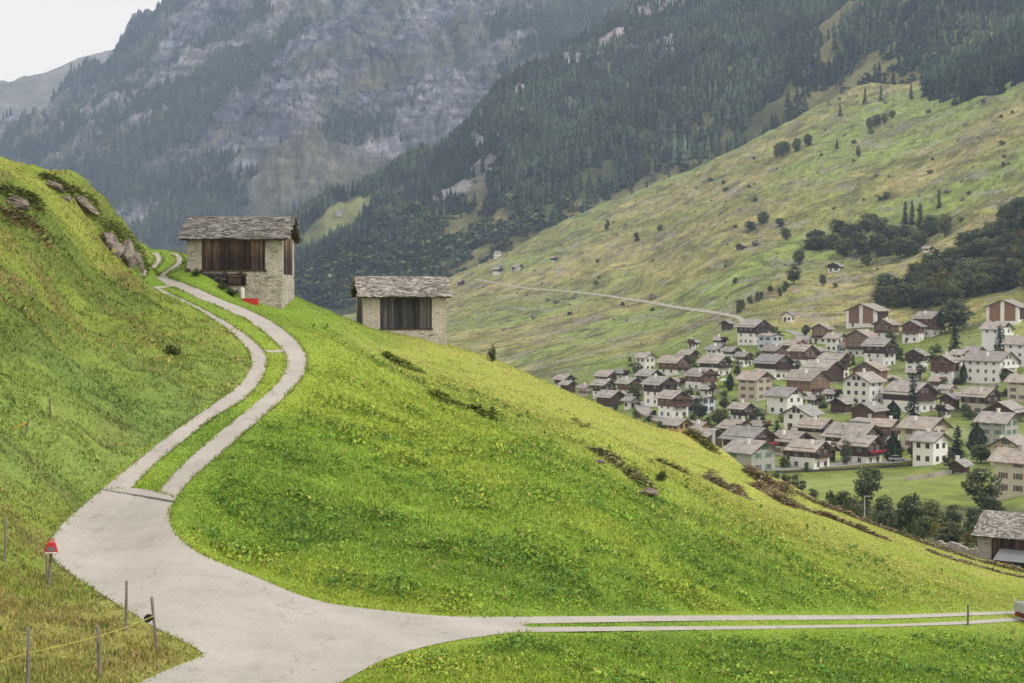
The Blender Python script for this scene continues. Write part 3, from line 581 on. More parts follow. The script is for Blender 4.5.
straw('dry_tussock', [(562, 412), (576, 420), (586, 428)], .4, .3, 900, 'small brown tussock on the pale ridge above the eroded bank', 'tussock', tone=(.24, .22, .075), grn=.4, seed=10)
straw('dry_tussock', [(660, 462), (672, 467), (684, 472)], .35, .3, 800, 'small brown tussock between the eroded bank and the heaps', 'tussock', tone=(.25, .22, .08), grn=.4, seed=11)
straw('dry_tussock', [(690, 432), (702, 441), (712, 450)], .75, .55, 1600, 'olive brown tussock at the ridge under the yellow house', 'tussock', tone=(.17, .175, .055), seed=13)
# ------------------------------------------------------------------ rocks
def rock_material():
    t = NT('lichen_rock'); v = t.coord('Object'); f = t.noise(v, 1.6, 8, .65); f2 = t.noise(t.coord('Object', (1, 1, 4)), 1.1, 5, .7); ge = t.n('ShaderNodeNewGeometry')
    c = t.ramp(f, [(.3, (.07, .06, .05, 1)), (.5, (.19, .165, .14, 1)), (.70, (.38, .36, .33, 1))]); c = t.mix(1.0, c, t.ramp(f2, [(.35, g(.55)), (.62, g(1.2))]), 'MULTIPLY')
    c = t.mix(t.ramp(t.noise(v, .9, 3), [(.56, g(0)), (.68, g(.5))]), c, (.20, .14, .075, 1)); t.col(c); t.rough(.95); t.bump(f, .8, .12); return t.m
M['rock'] = rock_material()
def rock_mesh(name, seed, sub=4, sharp=.55, mat='rock'):
    bm = bmesh.new(); bmesh.ops.create_icosphere(bm, subdivisions=sub, radius=1); rng = random.Random(seed)
    pl = [(Vector((rng.gauss(0, 1), rng.gauss(0, 1), rng.gauss(0, .8))).normalized(), rng.uniform(.5, .9)) for _ in range(15)]
    for v in bm.verts:
        p = v.co.copy()
        for nn, d in pl:
            e = p.dot(nn)-d
            if e > 0: p -= nn*e*(1-.12)
        q = p*2.1; k = float(fbm(q.x+seed, q.y, q.z*1.8, 4))*.16; v.co = p*(1+k)
    me = bpy.data.meshes.new(name); bm.to_mesh(me); bm.free(); me.materials.append(M[mat]); return me
def outcrop(u, v, w, h, d, seed, label, ymin=60, rz=0, tilt=0, sink=.2):
    x, y = ray(u, v, ymin, 135, T1); s = y/F; o = put('rock_outcrop', rock_mesh('rock_outcrop', seed), None, (x, y, float(gz(x, y))+h*s*(.5-sink)), rz, (w*s*.6, d, h*s*.62)); o.rotation_euler.y = tilt; tag(o, label, 'rock'); return o
outcrop(18, 205, 27, 11, 1.1, 3, 'dark layered rock showing through the grass at the left edge', 60, sink=.34, tilt=.25)
outcrop(56, 187, 20, 8, 1.0, 5, 'flat grey rock slab near the top of the left hillside', 60, tilt=.5, sink=.36)
outcrop(84, 205, 30, 10, 1.1, 8, 'long tilted slate outcrop on the left skyline', 60, tilt=.70, sink=.34)
outcrop(66, 200, 11, 7, .6, 9, 'small grey stone under the tilted slate outcrop', 60, sink=.3)
outcrop(129, 264, 13, 27, 1.3, 12, 'tall pale rock face beside the track bend', 60, sink=.22)
outcrop(117, 256, 14, 23, 1.3, 14, 'grey rock standing left of the tall pale rock face', 60, sink=.28)
outcrop(108, 246, 14, 18, 1.2, 16, 'low mossy rock highest in the group beside the track bend', 60, sink=.3)
outcrop(138, 267, 10, 19, 1.1, 15, 'ochre stained rock at the right foot of the tall rock face', 60, sink=.25)
for pix, w_, h_, n_, lb, sd in (([(8, 196), (22, 197), (36, 203)], .8, .5, 1500, 'grass tussock hanging over the dark layered rock', 41), ([(48, 180), (60, 184), (68, 190)], .6, .4, 1000, 'grass tussock on the flat grey slab', 42), ([(76, 194), (88, 199), (97, 208)], .7, .45, 1300, 'dark grass tussock on the tilted slate outcrop', 43), ([(106, 236), (116, 240), (128, 247), (140, 254)], 1.2, .9, 4200, 'thick grass tussock crowning the tall pale rock face', 44), ([(2, 212), (18, 222), (34, 226)], 1.0, .4, 1700, 'brown heather tussock below the dark layered rock', 45)):
    straw('grass_tussock' if sd != 45 else 'heather_tussock', pix, w_, h_, n_, lb, 'tussock', tone=(.13, .155, .04) if sd != 45 else (.15, .115, .06), seed=sd)
outcrop(646, 496, 20, 9, .5, 21, 'pale grey boulder at the foot of the eroded bank', 60, sink=.15)
outcrop(600, 463, 10, 5, .3, 22, 'small stone lodged in the brown eroded bank', 60)
# ------------------------------------------------------------------ barn materials
def wall_vec(t, sx, sz):
    c = t.n('ShaderNodeTexCoord'); s = t.n('ShaderNodeSeparateXYZ'); t.l(c.outputs['Object'], s.inputs[0]); a = t.n('ShaderNodeMath', operation='ADD'); t.l(s.outputs[0], a.inputs[0]); t.l(s.outputs[1], a.inputs[1])
    k = t.n('ShaderNodeCombineXYZ'); t.l(a.outputs[0], k.inputs[0]); t.l(s.outputs[2], k.inputs[1]); m = t.n('ShaderNodeMapping'); m.inputs['Scale'].default_value = (sx, sz, 1); t.l(k.outputs[0], m.inputs[0]); return m.outputs[0], s.outputs[2], c.outputs['Object']
def stone_wall(name, light, dark, joint, mortar=.02, render=0.0):
    t = NT(name); v, z, ob = wall_vec(t, 2.6, 7.6); nz = t.n('ShaderNodeTexNoise'); nz.inputs['Scale'].default_value = 1.7; nz.inputs['Detail'].default_value = 5; t.l(ob, nz.inputs[0])
    w = t.n('ShaderNodeVectorMath', operation='MULTIPLY_ADD'); t.l(nz.outputs['Color'], w.inputs[0]); w.inputs[1].default_value = (1.0, 1.1, 0); t.l(v, w.inputs[2])
    b = t.n('ShaderNodeTexVoronoi', voronoi_dimensions='2D'); b.inputs['Scale'].default_value = 1; t.l(w.outputs[0], b.inputs['Vector']); e = t.n('ShaderNodeTexVoronoi', voronoi_dimensions='2D', feature='DISTANCE_TO_EDGE'); e.inputs['Scale'].default_value = 1; t.l(w.outputs[0], e.inputs['Vector'])
    sp = t.n('ShaderNodeSeparateColor'); t.l(b.outputs['Color'], sp.inputs[0]); f = t.noise(ob, 1.1, 6, .65); f2 = t.noise(ob, 12, 4, .7)
    c = t.ramp(sp.outputs[0], [(0, dark), (.22, tuple(1.3*q for q in dark[:3])+(1,)), (.5, light), (.8, light), (1, tuple(1.25*q for q in light[:3])+(1,))]); jn = t.ramp(e.outputs['Distance'], [(mortar, g(.8)), (mortar+.14, g(0))]); c = t.mix(jn, c, joint)
    if render: c = t.mix(t.ramp(f, [(.52-render*.22, g(.85)), (.66, g(.05))]), c, (.52, .48, .425, 1))
    c = t.mix(1.0, c, t.ramp(f2, [(.25, g(.72)), (.75, g(1.2))]), 'MULTIPLY'); c = t.mix(1.0, c, t.ramp(t.noise(ob, .6, 3), [(.3, g(.78)), (.7, g(1.12))]), 'MULTIPLY')
    t.col(c); t.rough(.95); h = t.mix(.35, t.ramp(e.outputs['Distance'], [(0, g(0)), (.2, g(1))]), f2); t.bump(h, .9, .05); return t.m
M['barn_stone'] = stone_wall('barn_stone', (.47, .435, .385, 1), (.17, .15, .13, 1), (.14, .125, .105, 1), .025, render=.5)
M['barn_stone2'] = stone_wall('barn_stone_bare', (.53, .49, .445, 1), (.15, .13, .115, 1), (.09, .08, .07, 1), .035, render=.06)
M['dark_stone'] = stone_wall('dark_stone', (.11, .10, .095, 1), (.05, .047, .045, 1), (.02, .02, .02, 1), .03)
def planks(name, top, bottom, zmid, zr):
    t = NT(name); ge = t.n('ShaderNodeNewGeometry'); c = t.n('ShaderNodeTexCoord'); s = t.n('ShaderNodeSeparateXYZ'); t.l(c.outputs['Object'], s.inputs[0])
    n = t.noise(t.coord('Object', (7, 7, .35)), 3, 5, .7); n2 = t.noise(t.coord('Object', (3.5, 3.5, .25)), 2, 6, .8)
    m = t.n('ShaderNodeMath', operation='MULTIPLY_ADD'); t.l(n, m.inputs[0]); m.inputs[1].default_value = zr*2.2; t.l(s.outputs[2], m.inputs[2])
    r = t.n('ShaderNodeMapRange'); r.inputs['From Min'].default_value = zmid-zr+zr*1.1; r.inputs['From Max'].default_value = zmid+zr+zr*1.1; t.l(m.outputs[0], r.inputs[0])
    col = t.mix(r.outputs[0], bottom, top); col = t.mix(1.0, col, t.ramp(ge.outputs['Random Per Island'], [(0, g(.30)), (.35, g(.7)), (.7, g(1.1)), (1, (1.75, 1.65, 1.55, 1))]), 'MULTIPLY'); col = t.mix(1.0, col, t.ramp(n2, [(.34, g(.35)), (.66, g(1.75))]), 'MULTIPLY')
    t.col(col); t.rough(.9); t.bump(n2, .5, .02); return t.m
def slabs_mat(name, c0, c1, c2):
    t = NT(name); ge = t.n('ShaderNodeNewGeometry'); ob = t.coord('Object'); f = t.noise(ob, 5, 6, .7); f2 = t.noise(ob, .7, 4)
    c = t.ramp(ge.outputs['Random Per Island'], [(0, c0), (.45, c1), (1, c2)]); c = t.mix(1.0, c, t.ramp(f, [(.28, g(.55)), (.72, g(1.35))]), 'MULTIPLY'); c = t.mix(t.ramp(f2, [(.52, g(0)), (.7, g(.5))]), c, (.14, .125, .075, 1))
    t.col(c); t.rough(.85); t.bump(f, .5, .03); return t.m
M['slab1'] = slabs_mat('roof_slabs_dark', (.085, .082, .08, 1), (.17, .165, .155, 1), (.30, .29, .275, 1))
M['slab2'] = slabs_mat('roof_slabs_pale', (.13, .125, .12, 1), (.27, .255, .24, 1), (.46, .44, .41, 1))
M['beam'] = m_noise('old_beam', (.03, .022, .016, 1), (.09, .065, .045, 1), 3, .9, (1, 1, 6))
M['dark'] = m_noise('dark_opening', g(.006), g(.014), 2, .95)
M['black_metal'] = m_noise('black_fitting', g(.015), g(.03), 8, .5)
def slab_roof(b, e0, e1, r0, r1, rows, wmin, wmax, th, rng, lap=1.5):
    """courses of loose stone slabs from the eave line e0-e1 up to the ridge line r0-r1"""
    e0, e1, r0, r1 = map(Vector, (e0, e1, r0, r1)); nrm = (e1-e0).cross(r0-e0).normalized()
    if nrm.z < 0: nrm = -nrm
    ax = (e1-e0).normalized(); up = (r0-e0); Ls = up.length; up.normalize(); Lx = (e1-e0).length
    for i in range(rows):
        x = rng.uniform(-.12, .04); h = Ls/rows
        while x < Lx:
            w = rng.uniform(wmin, wmax); w = min(w, Lx-x+rng.uniform(.02, .14)); t = th*rng.uniform(.6, 1.5); s0 = i*h+rng.uniform(-.06, .05)*1.2; s1 = s0+h*lap+rng.uniform(-.05, .08)
            s1 = min(s1, Ls+rng.uniform(0, .07)); l0 = th*.95+rng.uniform(0, th*.9); l1 = rng.uniform(0, th*.25); sk = [rng.uniform(-.07, .07) for _ in range(4)]
            P = [e0+ax*(x+sk[0])+up*(s0+sk[1]*.7)+nrm*l0, e0+ax*(x+w*.97+sk[2])+up*(s0+sk[3]*.7)+nrm*(l0+rng.uniform(-.02, .02)), e0+ax*(x+w*.97)+up*s1+nrm*l1, e0+ax*x+up*s1+nrm*l1]
            b.slab(P[0], P[1], P[2], P[3], t); x += w
def plank_panel(b, x0, x1, z0, z1, y, rng, w=.2, axis='x', ztop=None):
    x = x0
    while x < x1-.02:
        q = min(w*rng.uniform(.75, 1.3), x1-x); d = rng.uniform(0, .035); zb = z0+rng.uniform(-.05, .05); zt = z1 if ztop is None else min(ztop(x), ztop(x+q))
        if axis == 'x': b.box(x+.006, x+q-.006, y-d, y+.05, zb, zt)
        else: b.box(y-.05, y+d, x+.006, x+q-.006, zb, zt)
        x += q
def barn(name, label, loc, rz, Wd, D, base, eave, ridge, p0, p1, pz, stone, slab, plank, rng, gable_side, foot=None, ov=.45, oe=.6, lower=None):
    """front wall along local x at y=0, ridge along x; heights are above the root"""
    root = empty(name, loc, rz); tag(root, label, 'barn'); t = .5; mid = D/2
    w = MB(); w.box(0, p0, 0, t, base, eave); w.box(p1, Wd, 0, t, base, eave); w.box(p0, p1, .001, t-.001, base, pz)
    gz_ = lambda y: eave + (ridge-eave)*(1-abs(y-mid)/mid)
    go0, go1 = .62, D-.62                              # gable timber infill between the stone corners
    for xs, side in (((0, t), 'l'), ((Wd-t, Wd), 'r')):
        zt = (eave-2.45) if side == gable_side else eave-.02
        w.box(xs[0]+.001, xs[1]-.001, t, go0, base, eave-.003); w.box(xs[0]+.001, xs[1]-.001, go1, D-t, base, eave-.003); w.box(xs[0]+.002, xs[1]-.002, go0, go1, base, zt)
    w.box(0, Wd, D-t, D, base, eave); wo = w.build('wall', M[stone], root); bevel(wo, .04, 2)
    pp = MB(); plank_panel(pp, p0, p1, pz+.02, eave+.02, .03, rng, .16); pp.build('plank_panel', M[plank], root)
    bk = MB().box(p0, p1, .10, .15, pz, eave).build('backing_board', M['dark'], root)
    for side, x in (('l', .1), ('r', Wd-.1)):
        gp = MB(); z0 = (eave-2.45) if side == gable_side else eave-.02; s = 1 if side == 'r' else -1
        plank_panel(gp, .25, D-.25, eave+.05, eave+.06, x, rng, .22, 'y', lambda yy: gz_(yy)-.06)
        if side == gable_side:
            plank_panel(gp, go0, go1, z0, eave+.06, x+s*.03, rng, .22, 'y')
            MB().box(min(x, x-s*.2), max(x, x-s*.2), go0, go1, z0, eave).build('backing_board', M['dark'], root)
        gp.build('gable_planks', M[plank], root)
    st = (ridge-eave)/mid; e = eave+.14; rg = ridge+.18; ro = MB()
    slab_roof(ro, (-ov, -oe, e-oe*st), (Wd+ov, -oe, e-oe*st), (-ov, mid, rg), (Wd+ov, mid, rg), 17, .18, .55, .042, rng)
    slab_roof(ro, (Wd+ov, D+oe, e-oe*st), (-ov, D+oe, e-oe*st), (Wd+ov, mid, rg), (-ov, mid, rg), 17, .18, .55, .042, rng)
    rf = ro.build('roof', M[slab], root); bs = MB()
    bs.slab((-ov+.1, -oe+.08, e-oe*st-.03), (Wd+ov-.1, -oe+.08, e-oe*st-.03), (Wd+ov-.1, mid, rg-.06), (-ov+.1, mid, rg-.06), .07); bs.slab((Wd+ov-.1, D+oe-.08, e-oe*st-.03), (-ov+.1, D+oe-.08, e-oe*st-.03), (-ov+.1, mid, rg-.06), (Wd+ov-.1, mid, rg-.06), .07)
    bs.build('roof_boards', M['beam'], root); n = 7
    for k in range(n):
        x = .1+(Wd-.2)*k/(n-1); r = MB(); r.tube([(x, -oe*.75, eave-oe*.75*st-.02), (x, .5, eave+.5*st-.02)], .075, 6); r.build('rafter', M['beam'], root)
    for side, x in ((-1, 0), (1, Wd)):
        for yy in (0.05, mid*.5, mid, D-mid*.5, D-.05):
            MB().tube([(x-side*.3, yy, gz_(yy)-.05), (x+side*(ov-.08), yy, gz_(yy)-.05)], .10, 6).build('purlin', M['beam'], root)
    return root
M['plank1'] = planks('plank_brown', (.20, .130, .090, 1), (.040, .029, .027, 1), 1.6, .9)
M['plank2'] = planks('plank_grey', (.17, .085, .045, 1), (.052, .050, .054, 1), 2.75, .55)
rg = random.Random(4)
def px(u, y): return float(at_of(u, 300)[0])*y
def zz(v, y): return float(at_of(512, v)[1])*y
B1Y = 106.0; b1x = px(187, B1Y); b1w = px(282.5, B1Y)-b1x; b1z = zz(270, B1Y)
barn1 = barn('stone_barn', 'stone hay barn with dark plank front beside the track bend', (b1x, B1Y, b1z), 0, b1w, 5.8, -3.6, zz(238, 105.4)-b1z+.06, zz(217, 108.9)-b1z-.18, px(202, B1Y)-b1x, px(265, B1Y)-b1x, 0.0, 'barn_stone', 'slab1', 'plank1', rg, 'r')
X1 = lambda u: px(u, B1Y)-b1x; Z1 = lambda v: zz(v, B1Y)-b1z
MB().box(X1(202)-.12, X1(265)+.12, -.05, .12, -.10, .02).build('sill_beam', M['beam'], barn1)
for u0, u1 in ((223.5, 228), (241, 245.5)):
    wf = MB(); x0, x1, z0, z1 = X1(u0), X1(u1), Z1(285), Z1(276.5); wf.box(x0-.06, x0, -.04, .05, z0-.06, z1+.06); wf.box(x1, x1+.06, -.04, .05, z0-.06, z1+.06); wf.box(x0, x1, -.04, .05, z1, z1+.06); wf.box(x0, x1, -.05, .05, z0-.08, z0)
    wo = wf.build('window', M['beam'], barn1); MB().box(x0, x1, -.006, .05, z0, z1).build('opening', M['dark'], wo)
dp = MB()
for k in range(5): dp.box(X1(228.8), X1(240.2), -.05-.012*(k % 2), .03, Z1(286)+k*.13, Z1(286)+k*.13+.12)
dp.build('stable_hatch', M['plank1'], barn1); MB().box(X1(222), X1(247), -.06, .04, Z1(276.5)+.07, Z1(276.5)+.2).build('lintel', M['beam'], barn1)
for u in (226, 241): MB().box(X1(u)-.09, X1(u)+.09, -.22, .1, Z1(273.5), Z1(270.5)-.02).build('beam_end', M['beam'], barn1)
# dry stone foot in front of the left half, the red box and the canister
def stones(b, x0, x1, y0, y1, zb, ztop, rng, sz=(.18, .5), hz=(.08, .2)):
    z = zb
    while z < max(ztop(x0), ztop(x1)):
        h = rng.uniform(*hz); x = x0+rng.uniform(-.1, 0)
        while x < x1:
            w = rng.uniform(*sz)
            if z < ztop(x+w/2): b.box(x, x+w-.02, y0+rng.uniform(-.07, .05), y1, z, z+h-.015, 0)
            x += w
        z += h
fw = MB(); stones(fw, X1(187.5), X1(223), -.42, .02, -2.4, lambda x: -.02-.13*x, rg); f0 = fw.build('retaining_wall', M['dark_stone'], None, (b1x, B1Y-.01, b1z)); bevel(f0, .02, 1); tag(f0, 'dark dry stone footing against the left half of the track side barn', 'wall')
rm_ = NT('red_plastic'); rm_.col(rm_.ramp(rm_.noise(rm_.coord(), 4, 4), [(.3, (.42, .02, .025, 1)), (.7, (.58, .045, .04, 1))])); rm_.rough(.45); M['red'] = rm_.m
M['white_plastic'] = m_noise('white_plastic', (.55, .55, .53, 1), (.7, .7, .68, 1), 6, .5)
cx, cy = px(250.5, 105), 105.0; cz = float(gz(cx, cy)); cb = empty('crate', (cx, cy, cz-.09), .12); tag(cb, 'red plastic crate standing in the grass against the barn wall', 'crate')
q = MB(); q.box(-.48, .48, -.3, .3, -.2, .06); q.box(-.50, .50, -.32, -.27, .05, .34); q.box(-.50, .50, .27, .32, .05, .34); q.box(-.50, -.45, -.27, .27, .05, .34); q.box(.45, .50, -.27, .27, .05, .34)
for x in (-.3, -.1, .1, .3): q.box(x-.015, x+.015, -.34, -.318, .0, .32)
bevel(q.build('box', M['red'], cb), .015, 2); MB().box(-.53, .53, -.35, .35, .32, .37).build('rim', M['red'], cb)
cx, cy = px(242.3, 105.2), 105.2; cz = float(gz(cx, cy)); k = MB(); k.tube([(0, 0, -.15), (0, 0, .05), (0, 0, .62), (0, 0, .70), (0, 0, .76)], [.13, .15, .15, .06, .06], 14); ko = k.build('canister', M['white_plastic'], None, (cx, cy, cz), smooth=False); bevel(ko, .01, 2); MB().tube([(-.09, 0, .70), (-.07, 0, .82), (.07, 0, .82), (.09, 0, .70)], .016, 6).build('handle', M['black_metal'], ko); tag(ko, 'white canister standing left of the red crate by the barn', 'canister')
# second barn
th = math.radians(11.8); B2Y = 125.6; x2 = px(363, B2Y); z2 = zz(329, B2Y)
w2 = (px(446.5, 126.9)-x2)/math.cos(th)
s2 = lambda u: (px(u, 126.2)-x2)/math.cos(th)
barn2 = barn('stone_barn', 'smaller bare stone barn with grey plank front on the meadow ridge', (x2, B2Y, z2), th, w2, 5.0, -3.2, zz(295.5, 125.6)-z2+.06, zz(276.5, 128.2)-z2-.18, s2(380.5), s2(431.4), 0.0, 'barn_stone2', 'slab2', 'plank2', rg, 'l', ov=.42)
MB().box(s2(380.5)-.1, s2(431.4)+.1, -.05, .1, -.1, .02).build('sill_beam', M['beam'], barn2)
# ------------------------------------------------------------------ third barn, below the meadow at the right edge
B3 = Vector((px(979.5, 208), 208.0)); z3 = zz(561.5, 208); t3 = math.radians(-36)
M['plank3'] = planks('plank_dark', (.085, .05, .035, 1), (.04, .03, .025, 1), 2.0, 1.4)
barn3 = barn('stone_barn', 'low barn with pale slab roof and lean-to at the lower right edge', (B3.x, B3.y, z3), t3, 11.0, 8.0, -3.5, zz(536, 206)-z3+.2, zz(510, 212)-z3-.1, 1.9, 9.6, .35, 'barn_stone', 'slab2', 'plank3', rg, 'l', ov=.55, oe=.9)
M['zinc'] = m_noise('grey_sheet_roof', (.17, .19, .21, 1), (.26, .28, .30, 1), 3, .45, (1, 8, 1))
M['shed_wood'] = m_noise('shed_boards', (.11, .065, .035, 1), (.22, .13, .07, 1), 3, .85, (6, 6, .5))
le = empty('lean_to', (0, 0, 0)); le.parent = barn3
MB().slab((3.1, -2.9, .95), (7.6, -2.9, .95), (7.6, -.2, 2.05), (3.1, -.2, 2.05), .07).build('roof', M['zinc'], le); q = MB(); plank_panel(q, 3.3, 5.3, -2.6, .86, -2.6, rg, .16); q.build('plank_front', M['shed_wood'], le)
q = MB(); plank_panel(q, -2.6, 0, -2.6, .9, 3.4, rg, .18, 'y'); q.build('plank_side', M['shed_wood'], le); MB().box(5.4, 7.4, -2.45, -2.4, -2.6, .9).build('dark_front', M['plank3'], le); MB().box(5.8, 6.5, -2.53, -2.46, -2.3, .4).build('door', M['white_plastic'], le)
# pale stone wall left of it
wl = MB(); L0, L1 = ground_at(938, 549, 200, 270), ground_at(983, 556, 195, 270); ln = (L1-L0).length; stones(wl, 0, ln, 0, .5, -3, lambda x: 1.25-.25*math.sin(x*1.1), rg, (.4, 1.1), (.18, .4))
w_ = wl.build('yard_wall', M['barn_stone2'], None, (L0.x, L0.y, L0.z), math.atan2(L1.y-L0.y, L1.x-L0.x)); tag(w_, 'pale rough stone yard wall running up to the slab roofed barn', 'wall')
# ------------------------------------------------------------------ fence posts, tape, energiser
M['post'] = m_noise('weathered_post', (.11, .095, .08, 1), (.27, .24, .21, 1), 4, .9, (3, 3, .6), .4, .01)
M['tape'] = m_noise('yellow_tape', (.40, .37, .07, 1), (.52, .48, .12, 1), 20, .6)
TOP = {}
def post(key, u, vt, vb, label, r=.035, lean=0.0, dist=None, group=None, round_=True):
    p = ground_at(u, vb, 25, 140) if dist is None else Vector((px(u, dist), dist, zz(vb, dist))); h = (vb-vt)*p.y/F; t = Vector((lean*p.y/F, 0.0, h))
    o = MB().tube([(0, 0, -.3), (0, 0, 0), t*.5, t*.97, t], [r, r, r*.97, r*.95, r*.8], 9).build('fence_post', M['post'], None, p); tag(o, label, 'post', group); TOP[key] = (p, t)
    rg2 = MB().tube([t*.62+Vector((0, -r-.01, -.02)), t*.62+Vector((0, -r-.035, 0)), t*.62+Vector((0, -r-.01, .02))], .012, 6).build('insulator', M['black_metal'], o); return o
post('a', 27.5, 627, 692, 'grey fence post at the bottom left carrying the yellow tape', .04, 2)
post('b', 99.5, 625, 676, 'fence post with yellow tape, second from the road corner at bottom left', .042, -1)
post('c', 126, 580, 631, 'upright fence post on the road verge behind the taped posts', .032, 1)
post('d', 157, 596, 653, 'leaning fence post with black tape reel at the road corner', .034, -5)
post('e', 4.5, 516, 562, 'thin fence post at the left edge above the dry corner', .028, 2)
po = post('f', 49, 545, 586, 'old fence post carrying the red energiser box by the road', .045, 3)
post('g', 50, 399, 419, 'thin grey post in the long grass of the left hillside', .035, 0)
post('h', 968, 604, 626, 'single wooden post beside the right hand road', .06, 0)
post('i', 25, 418, 437, 'short stake with orange tape on the left hillside', .03, 4)
def sag(a, b, f=.02, n=14):
    a, b = Vector(a), Vector(b); return [a.lerp(b, k/n)+Vector((0, 0, -(b-a).length*f*4*(k/n)*(1-k/n))) for k in range(n+1)]
def pt(k, f): p, t = TOP[k]; return p+t*f+Vector((0, -.055, 0))
st = pt('a', .62)+Vector((-2.2, -1.4, -.45))
q = MB()
for a, b in ((st, pt('a', .62)), (pt('a', .62), pt('b', .80)), (pt('b', .80), pt('d', .66))): q.tube(sag(a, b, .008), .008, 5)
tag(q.build('fence_tape', M['tape']), 'yellow electric fence tape strung between the bottom left posts', 'tape')
M['wire'] = m_noise('thin_wire', (.30, .26, .10, 1), (.42, .36, .14, 1), 9, .6)
q = MB(); e0 = pt('e', .62)
for a, b in ((e0+Vector((-3, .5, .2)), e0), (e0, pt('f', .55))): q.tube(sag(a, b, .012), .006, 5)
tag(q.build('fence_wire', M['wire']), 'thin pale fence wire leading to the red energiser post', 'wire')
p, t = TOP['d']; o = empty('tape_reel', p+t*.63+Vector((-.10, -.06, 0))); q = MB(); q.tube([(0, -.045, 0), (0, -.04, 0)], .085, 18); q.tube([(0, .04, 0), (0, .045, 0)], .085, 18); q.build('flanges', M['black_metal'], o); MB().tube([(0, -.039, 0), (0, .039, 0)], .062, 16).build('wound_tape', M['white_plastic'], o); MB().tube([(0, 0, 0), (.07, 0, .02)], .012, 6).build('bracket', M['black_metal'], o); tag(o, 'small black tape reel hanging on the leaning post', 'reel')
p, t = TOP['f']; s = p.y/F; o = empty('energiser', p+Vector((7*s-3*s, -.12, (586-552)*s))); o.rotation_euler.z = .2; tag(o, 'red electric fence energiser with grey front hung on a post by the road', 'energiser')
q = MB(); q.prism([(-7*s, 0), (7*s, 0), (5*s, 6.5*s), (3.8*s, 11*s), (-3.8*s, 11*s), (-5*s, 6.5*s)], -.08, .08); bevel(q.build('case', M['red'], o), .02, 2)
MB().prism([(-3.9*s, 2.4*s), (3.9*s, 2.4*s), (3.3*s, 6.8*s), (-3.3*s, 6.8*s)], -.095, -.081).build('front_panel', m_noise('grey_panel', (.10, .11, .13, 1), (.2, .21, .23, 1), 6, .4), o)
MB().tube([(-3*s, 0, 10.6*s), (-2.6*s, 0, 13.5*s), (2.6*s, 0, 13.5*s), (3*s, 0, 10.6*s)], .018, 7).build('handle', M['red'], o); MB().box(-6*s, 6*s, -.09, -.081, .3*s, 1.4*s).build('label_strip', M['white_plastic'], o)
q = post('k', 47.3, 552, 580, 'thin second post right beside the red energiser', .022, -1, None)
M['orange'] = m_noise('orange_tape', (.7, .2, .03, 1), (.85, .3, .05, 1), 9, .6); p, t = TOP['i']; q = MB().tube([p+t*.8, p+t*.55+Vector((-.3, -.2, 0)), p+Vector((-1.2, -.8, .15))], .012, 5).build('tape_end', M['orange']); tag(q, 'loose orange tape end trailing from the short stake', 'tape')
# dead stems near the second barn
for u, v, h, ln, lb in ((379, 352, 12, 3, 'bare dead stem left of the second barn front meadow'), (420, 354, 6, 6, 'short leaning dead twig under the second barn')):
    p = ground_at(u, v, 60, 140); s = p.y/F; q = MB().tube([(0, 0, -.1), (ln*.3*s, 0, h*.5*s), (ln*s, 0, h*s)], [.03, .022, .01], 6); q.tube([(ln*.3*s, 0, h*.5*s), (-.25, .1, h*.8*s)], [.014, .006], 5); q.tube([(ln*.5*s, 0, h*.65*s), (.4, -.1, h*.9*s)], [.012, .005], 5); tag(q.build('dead_stem', M['post'], None, p), lb, 'stem')
# drains across the road
M['steel'] = m_noise('drain_steel', g(.05), g(.10), 10, .5)
def drain(a, b, w, label, mat='steel'):
    A, B_ = Vector((*ray(*a, 25, 140), 0)), Vector((*ray(*b, 25, 140), 0)); d = (B_-A).normalized(); nn = Vector((-d.y, d.x, 0))*w/2; q = MB(); n = 24; PL = [Vector((*ray(a[0]+(b[0]-a[0])*k/n, a[1]+(b[1]-a[1])*k/n, 25, 140), 0)) for k in range(n+1)]
    V = [(lambda p: (p.x, p.y, float(bil(ZS, p.x, p.y))+.02+(.03 if mat != 'steel' else 0)))(PL[k]+nn*sg) for sg in (-1, 1) for k in range(n+1)]
    V2 = [(x, y, z-.05) for x, y, z in V]; m = n+1
    q.add(V+V2, [(k, k+1, m+k+1, m+k) for k in range(n)]+[(2*m+k, k, k+1, 2*m+k+1)[::-1] for k in range(n)]+[(m+k, 3*m+k, 3*m+k+1, m+k+1)[::-1] for k in range(n)]); tag(q.build('drain_channel', M[mat]), label, 'drain')
drain((100, 489.5), (175, 502), .13, 'dark steel drain channel across the farm road where the tracks begin')
M['pale_concrete'] = m_noise('pale_kerb', (.34, .32, .29, 1), (.46, .43, .39, 1), 5, .9)
drain((266, 352.3), (284, 351.4), .30, 'short pale drain bar between the wheel tracks at the upper bend', 'pale_concrete'); drain((153, 289), (172, 286.2), .25, 'pale drain bar crossing to the track beside the mound', 'pale_concrete')
